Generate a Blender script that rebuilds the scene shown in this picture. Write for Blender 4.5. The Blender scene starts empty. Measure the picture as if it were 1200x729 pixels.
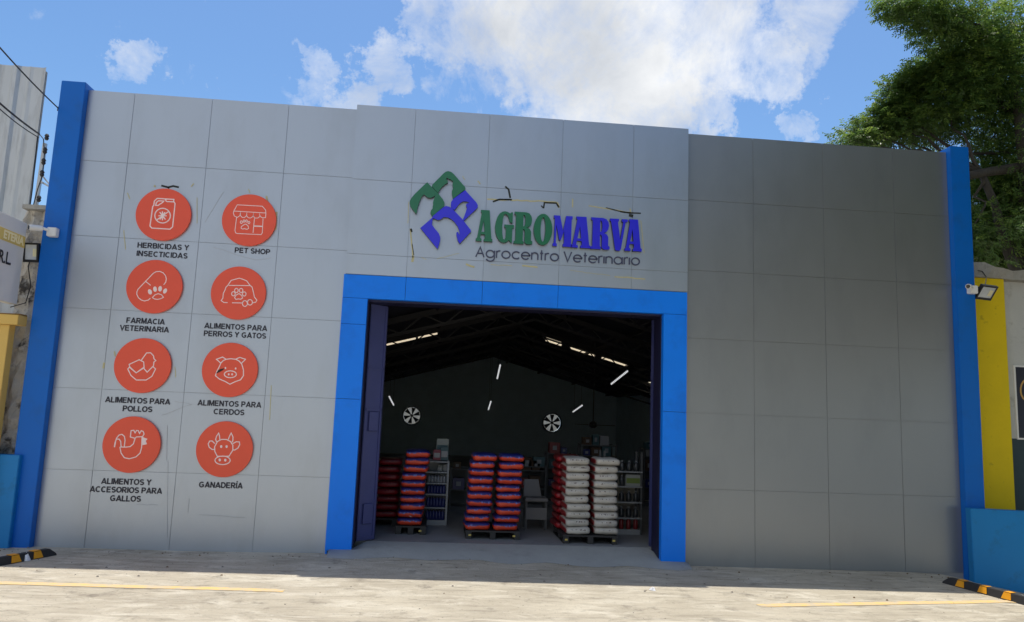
import bpy, bmesh, math, random
import numpy as np
from mathutils import Vector, Matrix
random.seed(7); rng = np.random.default_rng(11)
SC = bpy.context.scene
COL = SC.collection

# ------------------------------------------------------------------ camera
CAM = Vector((5.1977, -12.1026, 2.2759))
YAW, PITCH, ROLL = 0.08751, 0.13690, 0.03883
cy, sy, cp, sp = math.cos(YAW), math.sin(YAW), math.cos(PITCH), math.sin(PITCH)
FW = Vector((sy*cp, cy*cp, sp)); r0 = Vector((cy, -sy, 0)); u0 = r0.cross(FW)
RT = r0*math.cos(ROLL) + u0*math.sin(ROLL); UP = u0*math.cos(ROLL) - r0*math.sin(ROLL)
cd = bpy.data.cameras.new('camera'); cam = bpy.data.objects.new('camera', cd); COL.objects.link(cam)
cd.sensor_width = 36; cd.sensor_fit = 'HORIZONTAL'; cd.lens = 26.4; cd.clip_start = 0.05; cd.clip_end = 3000
M = Matrix((RT, UP, -FW)).transposed().to_4x4(); M.translation = CAM
cam.matrix_world = M; SC.camera = cam

# measuring helpers: where the line of sight through a photo point meets a real plane of the place
def ray(x, y): return FW + RT*((x-600)/880) - UP*((y-364.5)/880)
def onY(x, y, Y=0.0):
    d = ray(x, y); return CAM + d*((Y-CAM.y)/d.y)
def onZ(x, y, Z=0.0):
    d = ray(x, y); return CAM + d*((Z-CAM.z)/d.z)
def onX(x, y, X):
    d = ray(x, y); return CAM + d*((X-CAM.x)/d.x)
def onPlane(x, y, p, n):
    d = ray(x, y); n = Vector(n); return CAM + d*((Vector(p)-CAM).dot(n)/d.dot(n))

# ------------------------------------------------------------------ light
SUN_EL, SUN_AZ = math.radians(78.5), math.radians(6)      # azimuth from +Y towards +X
sd = bpy.data.lights.new('sun', 'SUN'); so = bpy.data.objects.new('sun', sd); COL.objects.link(so)
sd.energy = 4.7; sd.angle = math.radians(0.5); sd.color = (1.0, 0.95, 0.86)
sdir = Vector((math.cos(SUN_EL)*math.sin(SUN_AZ), math.cos(SUN_EL)*math.cos(SUN_AZ), math.sin(SUN_EL)))
so.rotation_euler = sdir.to_track_quat('Z', 'Y').to_euler(); so.location = (5, 0, 30)

W = bpy.data.worlds.new('World'); SC.world = W; W.use_nodes = True
nt = W.node_tree; nt.nodes.clear(); N = nt.nodes.new; L = nt.links.new
out = N('ShaderNodeOutputWorld'); bg = N('ShaderNodeBackground'); L(bg.outputs[0], out.inputs[0])
bg.inputs['Strength'].default_value = 0.12
sky = N('ShaderNodeTexSky'); sky.sky_type = 'NISHITA'; sky.sun_disc = False
sky.sun_elevation = SUN_EL; sky.sun_rotation = SUN_AZ; sky.altitude = 50; sky.air_density = 1.0; sky.dust_density = 1.2; sky.ozone_density = 1.5
tc = N('ShaderNodeTexCoord')
wn = N('ShaderNodeTexNoise'); L(tc.outputs['Generated'], wn.inputs['Vector']); wn.inputs['Scale'].default_value = 7.0; wn.inputs['Detail'].default_value = 9; wn.inputs['Roughness'].default_value = 0.68
wsub = N('ShaderNodeVectorMath'); wsub.operation = 'SUBTRACT'; L(wn.outputs['Color'], wsub.inputs[0]); wsub.inputs[1].default_value = (0.5, 0.5, 0.5)
wscl = N('ShaderNodeVectorMath'); wscl.operation = 'SCALE'; L(wsub.outputs[0], wscl.inputs[0]); wscl.inputs['Scale'].default_value = 0.22
wadd = N('ShaderNodeVectorMath'); wadd.operation = 'ADD'; L(tc.outputs['Generated'], wadd.inputs[0]); L(wscl.outputs[0], wadd.inputs[1])
wnrm = N('ShaderNodeVectorMath'); wnrm.operation = 'NORMALIZE'; L(wadd.outputs[0], wnrm.inputs[0])
def vdot(vec):
    n = N('ShaderNodeVectorMath'); n.operation = 'DOT_PRODUCT'; L(wnrm.outputs[0], n.inputs[0]); n.inputs[1].default_value = vec
    return n.outputs['Value']
def math_(op, a, b=None, clamp=False):
    n = N('ShaderNodeMath'); n.operation = op; n.use_clamp = clamp
    for i, v in enumerate((a, b)):
        if v is None: continue
        if isinstance(v, (int, float)): n.inputs[i].default_value = v
        else: L(v, n.inputs[i])
    return n.outputs[0]
def mrange(v, a, b, c=0.0, d=1.0, smooth=True):
    n = N('ShaderNodeMapRange'); n.interpolation_type = 'SMOOTHERSTEP' if smooth else 'LINEAR'
    L(v, n.inputs['Value'])
    for k, val in zip(('From Min', 'From Max', 'To Min', 'To Max'), (a, b, c, d)): n.inputs[k].default_value = val
    return n.outputs[0]
def wnoise(scale, detail, rough=0.55, dist=0.0, off=(0, 0, 0)):
    m = N('ShaderNodeMapping'); L(tc.outputs['Generated'], m.inputs['Vector']); m.inputs['Location'].default_value = off
    n = N('ShaderNodeTexNoise'); L(m.outputs[0], n.inputs['Vector'])
    n.inputs['Scale'].default_value = scale; n.inputs['Detail'].default_value = detail
    n.inputs['Roughness'].default_value = rough; n.inputs['Distortion'].default_value = dist
    return n.outputs['Fac']
# cloud banks: direction, angular radius (deg), weight
banks = [((700, 30), 8.5, 1.1), ((600, 10), 6.0, 0.9), ((820, 50), 5.0, 0.85), ((750, 105), 4.6, 0.95), ((690, 100), 4.4, 0.85),
         ((825, 148), 1.8, 0.6), ((890, 70), 2.8, 0.7), ((630, 60), 5.0, 0.85), ((540, 20), 4.0, 0.7), ((445, 65), 2.2, 0.56), ((400, 105), 2.4, 0.66),
         ((360, 70), 1.5, 0.42), ((475, 100), 1.6, 0.5), ((500, 25), 2.6, 0.64), ((165, 75), 1.6, 0.52), ((213, 78), 1.2, 0.3), ((258, 95), 0.8, 0.45),
         ((935, 135), 1.8, 0.58), ((955, 15), 3.2, 0.5), ((560, 110), 3.0, 0.42), ((330, 100), 1.6, 0.4), ((640, 130), 2.4, 0.5)]
acc = None
for (px, py), rad, w in banks:
    d = ray(px, py).normalized()
    v = mrange(vdot(d), math.cos(math.radians(rad*1.25)), 1.0 - 0.15*(1-math.cos(math.radians(rad*1.25))), 0, w)
    acc = v if acc is None else math_('MAXIMUM', acc, v)
behind = mrange(vdot((-0.62, -0.70, 0.35)), 0.45, 0.90, 0, 1.0)     # unseen cloud bank, added to brighten the left panels
acc = math_('MAXIMUM', acc, behind)
fbm = wnoise(5.5, 14, 0.66, 0.5); fine = wnoise(17, 10, 0.7, 0.7, (3, 1, 0))
dens = math_('ADD', acc, math_('MULTIPLY', math_('SUBTRACT', fbm, 0.5), 2.7))
dens = math_('ADD', dens, math_('MULTIPLY', math_('SUBTRACT', fine, 0.5), 0.8))
cover = mrange(dens, 0.24, 1.18, 0, 1, False)
shade = wnoise(6, 7, 0.55, 0.3, (7, 2, 5))
cr = N('ShaderNodeValToRGB'); L(mrange(math_('ADD', math_('MULTIPLY', dens, 0.30), math_('MULTIPLY', shade, 1.9)), 0.95, 1.75, 0, 1, False), cr.inputs[0])
cr.color_ramp.elements[0].position = 0.0; cr.color_ramp.elements[0].color = (8.4, 8.5, 8.6, 1)
cr.color_ramp.elements[1].position = 1.0; cr.color_ramp.elements[1].color = (4.6, 4.95, 5.5, 1)
mixc = N('ShaderNodeMix'); mixc.data_type = 'RGBA'; L(cover, mixc.inputs['Factor'])
hs = N('ShaderNodeHueSaturation'); L(sky.outputs[0], hs.inputs['Color']); hs.inputs['Saturation'].default_value = 1.27; hs.inputs['Value'].default_value = 1.38
L(hs.outputs[0], mixc.inputs['A']); L(cr.outputs[0], mixc.inputs['B']); L(mixc.outputs['Result'], bg.inputs['Color'])

SC.view_settings.view_transform = 'Standard'; SC.view_settings.look = 'None'
SC.view_settings.exposure = 0.0; SC.view_settings.gamma = 1.0; SC.view_settings.use_curve_mapping = False
SC.render.resolution_x = 1024; SC.render.resolution_y = 622
try:
    SC.cycles.max_bounces = 8; SC.cycles.diffuse_bounces = 4
except Exception: pass

# ------------------------------------------------------------------ materials
def lin(c): return tuple((v/255/12.92 if v/255 <= 0.04045 else ((v/255+0.055)/1.055)**2.4) for v in c)
MATS = {}
def mat(name, base, rough=0.6, metal=0.0, var=0.0, vscale=3.0, dark=None, dscale=1.5, dlo=0.55, dhi=0.75, bump=0.0, bscale=40.0, spec=0.5,
        coord='Object', stretch=(1, 1, 1), trans=0.0, coat=0.0, rvar=0.0, bdetail=4):
    """Principled with noise-driven tone variation, stains (dark) and bump."""
    m = bpy.data.materials.new(name); m.use_nodes = True; MATS[name] = m
    t = m.node_tree; b = t.nodes['Principled BSDF']; n_ = t.nodes.new; l_ = t.links.new
    b.inputs['Roughness'].default_value = rough; b.inputs['Metallic'].default_value = metal
    b.inputs['Specular IOR Level'].default_value = spec
    b.inputs['Coat Weight'].default_value = coat; b.inputs['Coat Roughness'].default_value = 0.15
    tx = n_('ShaderNodeTexCoord'); mp = n_('ShaderNodeMapping'); l_(tx.outputs[coord], mp.inputs[0]); mp.inputs['Scale'].default_value = stretch
    def noise(s, d=5, r=0.6):
        q = n_('ShaderNodeTexNoise'); l_(mp.outputs[0], q.inputs['Vector']); q.inputs['Scale'].default_value = s; q.inputs['Detail'].default_value = d; q.inputs['Roughness'].default_value = r
        return q.outputs['Fac']
    def mix(f, a, c):
        q = n_('ShaderNodeMix'); q.data_type = 'RGBA'; l_(f, q.inputs['Factor'])
        for s, v in (('A', a), ('B', c)):
            if isinstance(v, tuple): q.inputs[s].default_value = (*v[:3], 1)
            else: l_(v, q.inputs[s])
        return q.outputs['Result']
    col = tuple(base)
    if var:
        col = mix(noise(vscale), tuple(max(0, v*(1-var)) for v in base), tuple(min(1, v*(1+var)) for v in base))
    if dark:
        r = n_('ShaderNodeMapRange'); l_(noise(dscale, 8, 0.65), r.inputs['Value'])
        r.inputs['From Min'].default_value = dlo; r.inputs['From Max'].default_value = dhi
        col = mix(r.outputs[0], col, tuple(dark))
    if isinstance(col, tuple): b.inputs['Base Color'].default_value = (*col, 1)
    else: l_(col, b.inputs['Base Color'])
    if rvar:
        r = n_('ShaderNodeMapRange'); l_(noise(vscale*2), r.inputs['Value']); r.inputs['To Min'].default_value = max(0, rough-rvar); r.inputs['To Max'].default_value = min(1, rough+rvar)
        l_(r.outputs[0], b.inputs['Roughness'])
    if bump:
        bp = n_('ShaderNodeBump'); bp.inputs['Strength'].default_value = 1.0; bp.inputs['Distance'].default_value = bump
        l_(noise(bscale, bdetail), bp.inputs['Height']); l_(bp.outputs[0], b.inputs['Normal'])
    if trans:
        tr = n_('ShaderNodeBsdfTranslucent'); ms = n_('ShaderNodeMixShader'); ms.inputs[0].default_value = trans
        if isinstance(col, tuple): tr.inputs['Color'].default_value = (*[min(1, v*2.4) for v in col], 1)
        else: (lambda g: (l_(col, g.inputs['Color']), g.inputs.__getitem__('Value').__setattr__('default_value', 1.65), l_(g.outputs[0], tr.inputs['Color'])))(n_('ShaderNodeHueSaturation'))
        l_(b.outputs[0], ms.inputs[1]); l_(tr.outputs[0], ms.inputs[2]); l_(ms.outputs[0], t.nodes['Material Output'].inputs['Surface'])
    return m
def emat(name, c, s):
    m = bpy.data.materials.new(name); m.use_nodes = True; b = m.node_tree.nodes['Principled BSDF']
    b.inputs['Base Color'].default_value = (*c, 1); b.inputs['Emission Color'].default_value = (*c, 1); b.inputs['Emission Strength'].default_value = s
    MATS[name] = m; return m

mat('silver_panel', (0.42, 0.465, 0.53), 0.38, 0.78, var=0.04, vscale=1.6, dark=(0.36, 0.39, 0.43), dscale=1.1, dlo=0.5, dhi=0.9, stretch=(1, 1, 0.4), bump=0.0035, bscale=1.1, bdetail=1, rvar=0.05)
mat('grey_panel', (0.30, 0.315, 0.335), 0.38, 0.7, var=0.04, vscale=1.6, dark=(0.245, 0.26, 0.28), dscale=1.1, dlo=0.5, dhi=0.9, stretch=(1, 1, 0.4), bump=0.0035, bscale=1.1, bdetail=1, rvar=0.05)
mat('seam', (0.26, 0.27, 0.29), 0.8)
mat('blue_panel', lin((0, 126, 246)), 0.42, 0.0, spec=0.3, dark=lin((8, 110, 222)), dscale=2.2, dlo=0.5, dhi=0.8, rvar=0.1, var=0.06, vscale=1.0, bump=0.002, bscale=1.3, bdetail=1)
mat('blue_pillar', lin((0, 100, 192)), 0.45, 0.0, spec=0.3, dark=lin((20, 92, 168)), dscale=2.6, dlo=0.52, dhi=0.8, rvar=0.1, var=0.06, vscale=1.0, bump=0.002, bscale=1.3, bdetail=1)
mat('navy_metal', lin((70, 76, 130)), 0.35, 0.2, var=0.15, vscale=3, bump=0.004, bscale=3, bdetail=2)
mat('navy_dark', lin((28, 28, 62)), 0.5, 0.1, var=0.15)
mat('wall_render', (0.20, 0.20, 0.20), 0.9, var=0.1)
mat('inside_wall', (0.60, 0.72, 0.78), 0.9, var=0.15, vscale=2)
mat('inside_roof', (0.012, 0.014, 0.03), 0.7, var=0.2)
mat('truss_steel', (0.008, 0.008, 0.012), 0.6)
mat('inside_floor', (0.26, 0.27, 0.28), 0.45, var=0.15, vscale=2, dark=(0.15, 0.15, 0.16), dscale=1.2)
mat('apron_concrete', (0.33, 0.34, 0.33), 0.85, var=0.12, vscale=5, dark=(0.25, 0.25, 0.24), dscale=2.0, bump=0.006, bscale=30)
mat('sign_green', lin((18, 105, 70)), 0.3, coat=0.3, var=0.04); mat('sign_blue', lin((38, 32, 212)), 0.28, coat=0.3, var=0.04)
mat('sign_edge', (0.012, 0.014, 0.03), 0.5)
mat('tag_grey', lin((62, 66, 92)), 0.5)
mat('disc_red', lin((232, 78, 46)), 0.35, var=0.05, vscale=4, coat=0.2); mat('icon_white', lin((245, 222, 220)), 0.5)
mat('caption_black', (0.02, 0.02, 0.035), 0.45)
mat('glue_yellow', lin((186, 180, 138)), 0.8, var=0.25, vscale=30); mat('torn_black', (0.02, 0.025, 0.022), 0.8); mat('scratch', (0.37, 0.39, 0.42), 0.6)
mat('low_wall_blue', lin((0, 122, 190)), 0.6, var=0.08, vscale=2.5, dark=lin((10, 100, 150)), dscale=3)
mat('yellow_paint', lin((225, 196, 0)), 0.75, var=0.10, vscale=2.5, dark=lin((120, 100, 20)), dscale=5, dlo=0.6, dhi=0.8, bump=0.004, bscale=20)
mat('old_white', (0.52, 0.53, 0.52), 0.9, var=0.12, vscale=2, dark=(0.25, 0.25, 0.23), dscale=2.6, dlo=0.56, dhi=0.75, bump=0.005, bscale=15)
mat('dark_dado', (0.03, 0.055, 0.065), 0.7, var=0.2)
mat('raw_concrete', (0.34, 0.33, 0.30), 0.95, var=0.3, vscale=3, dark=(0.10, 0.09, 0.08), dscale=3.0, bump=0.03, bscale=10)
mat('stone_mix', (0.50, 0.47, 0.42), 0.95, var=0.4, vscale=5, dark=(0.09, 0.08, 0.07), dscale=4.0, dlo=0.52, dhi=0.62, bump=0.05, bscale=9)
mat('corrugated', (0.50, 0.52, 0.53), 0.45, 0.45, var=0.12, vscale=1.5, dark=(0.30, 0.30, 0.30), dscale=2.4, dlo=0.5, dhi=0.8, stretch=(3, 1, 0.5))
mat('sign_white', (0.72, 0.72, 0.70), 0.6, var=0.05); mat('band_yellow', lin((222, 196, 110)), 0.6); mat('letter_dark', (0.02, 0.02, 0.02), 0.6); mat('letter_pale', lin((250, 238, 190)), 0.6)
mat('tan_paint', lin((214, 178, 96)), 0.7, var=0.08, vscale=4, bump=0.003, bscale=30); mat('tan_dark', lin((150, 112, 55)), 0.8, var=0.1)  # kiosk panel and ledge in a darker tan
mat('plastic_white', (0.75, 0.75, 0.74), 0.4, var=0.04); mat('plastic_black', (0.015, 0.015, 0.017), 0.4); mat('lens_black', (0.01, 0.01, 0.012), 0.08)
mat('lamp_glass', (0.62, 0.66, 0.70), 0.12, 0.2, var=0.2, vscale=15); mat('lamp_led', (0.75, 0.70, 0.45), 0.4)
mat('galvanised', (0.45, 0.46, 0.47), 0.4, 0.7); mat('cable_black', (0.012, 0.012, 0.014), 0.6)
mat('rubber', (0.028, 0.028, 0.03), 0.85, var=0.3, vscale=15, bump=0.004, bscale=60); mat('marker_yellow', lin((232, 158, 18)), 0.55, var=0.15, vscale=20, dark=lin((120, 85, 30)), dscale=14, dlo=0.6, dhi=0.75)
mat('scrap_white', (0.8, 0.8, 0.82), 0.5, var=0.1); mat('pebble', (0.22, 0.20, 0.17), 0.95, var=0.4, vscale=9); mat('dead_leaf', (0.16, 0.10, 0.05), 0.8, var=0.4)
mat('pallet_black', (0.02, 0.02, 0.022), 0.6, var=0.3); mat('pallet_tag', lin((190, 170, 90)), 0.6)
mat('shelf_white', (0.30, 0.32, 0.34), 0.45, var=0.04); mat('shelf_dark', (0.08, 0.085, 0.09), 0.5)
mat('jar_dark', (0.03, 0.035, 0.04), 0.15); mat('jar_blue', lin((36, 44, 100)), 0.3); mat('jar_red', lin((120, 30, 36)), 0.35); mat('jar_white', (0.25, 0.26, 0.28), 0.4)
mat('carton', lin((150, 154, 150)), 0.7); mat('carton_brown', lin((80, 62, 48)), 0.8); mat('card_teal', lin((50, 84, 92)), 0.5); mat('card_pink', lin((130, 52, 70)), 0.5); mat('card_green', lin((110, 130, 60)), 0.6)
mat('chair_grey', (0.20, 0.20, 0.205), 0.7, var=0.1)
mat('poster_navy', lin((14, 18, 42)), 0.4); mat('poster_gold', lin((190, 150, 80)), 0.5)
mat('bark', (0.055, 0.047, 0.038), 0.95, var=0.4, vscale=4, bump=0.03, bscale=12, stretch=(1, 1, 0.3))
mat('leaf_green', (0.075, 0.13, 0.028), 0.45, var=0.5, vscale=0.9, trans=0.5)
mat('leaf_bright', (0.13, 0.19, 0.032), 0.5, var=0.35, vscale=1.1, trans=0.5)
emat('tube_light', (0.95, 0.97, 1.0), 0.6)
mat('skylight', (0.34, 0.32, 0.27), 0.5, trans=0.85)  # translucent, for the unseen sheets added to light the interior

def concrete_ground():
    m = mat('yard_concrete', (0.50, 0.46, 0.385), 0.9, var=0.0)
    t = m.node_tree; n_ = t.nodes.new; l_ = t.links.new; b = t.nodes['Principled BSDF']
    tx = n_('ShaderNodeTexCoord')
    def mp(sc, rot=0):
        q = n_('ShaderNodeMapping'); l_(tx.outputs['Object'], q.inputs[0]); q.inputs['Scale'].default_value = sc; q.inputs['Rotation'].default_value = (0, 0, rot); return q.outputs[0]
    def noise(v, s, d=6, r=0.6, dist=0):
        q = n_('ShaderNodeTexNoise'); l_(v, q.inputs['Vector']); q.inputs['Scale'].default_value = s; q.inputs['Detail'].default_value = d; q.inputs['Roughness'].default_value = r; q.inputs['Distortion'].default_value = dist; return q.outputs['Fac']
    def ramp(v, a, b_, c=0., d=1.):
        q = n_('ShaderNodeMapRange'); l_(v, q.inputs['Value']); q.inputs[1].default_value = a; q.inputs[2].default_value = b_; q.inputs[3].default_value = c; q.inputs[4].default_value = d; return q.outputs[0]
    def mix(f, a, c, blend='MIX'):
        q = n_('ShaderNodeMix'); q.data_type = 'RGBA'; q.blend_type = blend; l_(f, q.inputs['Factor'])
        for s, v in (('A', a), ('B', c)):
            if isinstance(v, tuple): q.inputs[s].default_value = (*v, 1)
            else: l_(v, q.inputs[s])
        return q.outputs['Result']
    c = mix(ramp(noise(mp((1, 1, 1)), 0.9, 7), 0.35, 0.7), (0.54, 0.485, 0.38), (0.42, 0.37, 0.285))
    c = mix(ramp(noise(mp((0.5, 2.4, 1), 0.12), 3.2, 8, 0.7, 0.6), 0.49, 0.66), c, (0.33, 0.29, 0.225))       # drag marks along the slab
    c = mix(ramp(noise(mp((0.7, 2.0, 1), -0.1), 1.7, 8, 0.72, 0.8), 0.5, 0.64), c, (0.62, 0.57, 0.465))         # pale laitance
    c = mix(ramp(noise(mp((1, 1, 1)), 26, 4, 0.7), 0.60, 0.74), c, (0.19, 0.17, 0.14))                        # aggregate specks
    c = mix(ramp(noise(mp((1, 1, 1)), 2.3, 6, 0.7), 0.57, 0.72, 0, 0.75), c, (0.15, 0.13, 0.105))                # oil and dirt
    l_(c, b.inputs['Base Color'])
    bp = n_('ShaderNodeBump'); bp.inputs['Distance'].default_value = 0.02
    wv = n_('ShaderNodeMath'); wv.operation = 'ADD'; l_(noise(mp((0.35, 3.0, 1), 0.1), 9, 6, 0.7), wv.inputs[0]); l_(noise(mp((1, 1, 1)), 30, 6, 0.7), wv.inputs[1])
    l_(wv.outputs[0], bp.inputs['Height']); l_(bp.outputs[0], b.inputs['Normal'])
concrete_ground()
def worn_line():
    m = mat('worn_yellow', lin((226, 178, 84)), 0.8)
    t = m.node_tree; n_ = t.nodes.new; l_ = t.links.new; b = t.nodes['Principled BSDF']
    tx = n_('ShaderNodeTexCoord'); q = n_('ShaderNodeTexNoise'); l_(tx.outputs['Object'], q.inputs['Vector']); q.inputs['Scale'].default_value = 7; q.inputs['Detail'].default_value = 8; q.inputs['Roughness'].default_value = 0.7
    r = n_('ShaderNodeMapRange'); l_(q.outputs['Fac'], r.inputs['Value']); r.inputs[1].default_value = 0.38; r.inputs[2].default_value = 0.66
    x = n_('ShaderNodeMix'); x.data_type = 'RGBA'; l_(r.outputs[0], x.inputs['Factor']); x.inputs['A'].default_value = (*lin((222, 184, 112)), 1); x.inputs['B'].default_value = (0.46, 0.415, 0.33, 1)
    l_(x.outputs['Result'], b.inputs['Base Color'])
worn_line()
def bag_mat(name, lower, band, ink, seed):
    m = mat(name, lower, 0.42)
    t = m.node_tree; n_ = t.nodes.new; l_ = t.links.new; b = t.nodes['Principled BSDF']
    tx = n_('ShaderNodeTexCoord'); sx = n_('ShaderNodeSeparateXYZ'); l_(tx.outputs['Object'], sx.inputs[0])
    oi = n_('ShaderNodeObjectInfo')
    cb = n_('ShaderNodeCombineXYZ'); ml = n_('ShaderNodeMath'); ml.operation = 'MULTIPLY'; l_(oi.outputs['Random'], ml.inputs[0]); ml.inputs[1].default_value = 40
    for i in range(3): l_(ml.outputs[0], cb.inputs[i])
    ad = n_('ShaderNodeVectorMath'); ad.operation = 'ADD'; l_(tx.outputs['Object'], ad.inputs[0]); l_(cb.outputs[0], ad.inputs[1])
    def noise(sc, s, d=3):
        q0 = n_('ShaderNodeMapping'); l_(ad.outputs[0], q0.inputs[0]); q0.inputs['Scale'].default_value = sc
        q = n_('ShaderNodeTexNoise'); l_(q0.outputs[0], q.inputs['Vector']); q.inputs['Scale'].default_value = s; q.inputs['Detail'].default_value = d; return q.outputs['Fac']
    def ramp(v, a, c):
        q = n_('ShaderNodeMapRange'); l_(v, q.inputs['Value']); q.inputs[1].default_value = a; q.inputs[2].default_value = c; return q.outputs[0]
    def mth(op, a, c):
        q = n_('ShaderNodeMath'); q.operation = op
        for i, v in enumerate((a, c)):
            if isinstance(v, float): q.inputs[i].default_value = v
            else: l_(v, q.inputs[i])
        return q.outputs[0]
    def mix(f, a, c):
        q = n_('ShaderNodeMix'); q.data_type = 'RGBA'; l_(f, q.inputs['Factor'])
        for s, v in (('A', a), ('B', c)):
            if isinstance(v, tuple): q.inputs[s].default_value = (*v, 1)
            else: l_(v, q.inputs[s])
        return q.outputs['Result']
    zz = mth('ADD', sx.outputs['Z'], mth('MULTIPLY', mth('SUBTRACT', noise((1, 1, 1), 9), 0.5), 0.06))
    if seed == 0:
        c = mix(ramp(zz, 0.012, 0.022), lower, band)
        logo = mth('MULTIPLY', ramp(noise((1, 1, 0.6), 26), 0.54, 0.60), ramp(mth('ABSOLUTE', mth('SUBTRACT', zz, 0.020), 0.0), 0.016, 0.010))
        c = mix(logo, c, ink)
    else:
        c = mix(ramp(noise((1, 1, 1), 6), 0.35, 0.7), lower, tuple(v*0.86 for v in lower))
        txt = mth('MULTIPLY', ramp(noise((1, 1, 0.5), 38), 0.52, 0.58), mth('MULTIPLY', ramp(mth('ABSOLUTE', mth('SUBTRACT', sx.outputs['Z'], 0.022), 0.0), 0.012, 0.007), ramp(mth('ABSOLUTE', sx.outputs['X'], 0.0), 0.14, 0.11)))
        c = mix(txt, c, ink)
        c = mix(ramp(sx.outputs['X'], -0.195, -0.205), c, band)
    l_(c, b.inputs['Base Color'])
    bp = n_('ShaderNodeBump'); bp.inputs['Distance'].default_value = 0.012; l_(noise((1, 1, 2), 12, 5), bp.inputs['Height']); l_(bp.outputs[0], b.inputs['Normal'])
bag_mat('bag_red', lin((196, 62, 34)), lin((28, 36, 108)), lin((96, 108, 170)), 0)
bag_mat('bag_cream', lin((184, 180, 172)), lin((132, 22, 30)), lin((70, 40, 40)), 1)
bag_mat('bag_crimson', lin((150, 24, 34)), lin((100, 18, 28)), lin((150, 60, 60)), 0)

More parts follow.
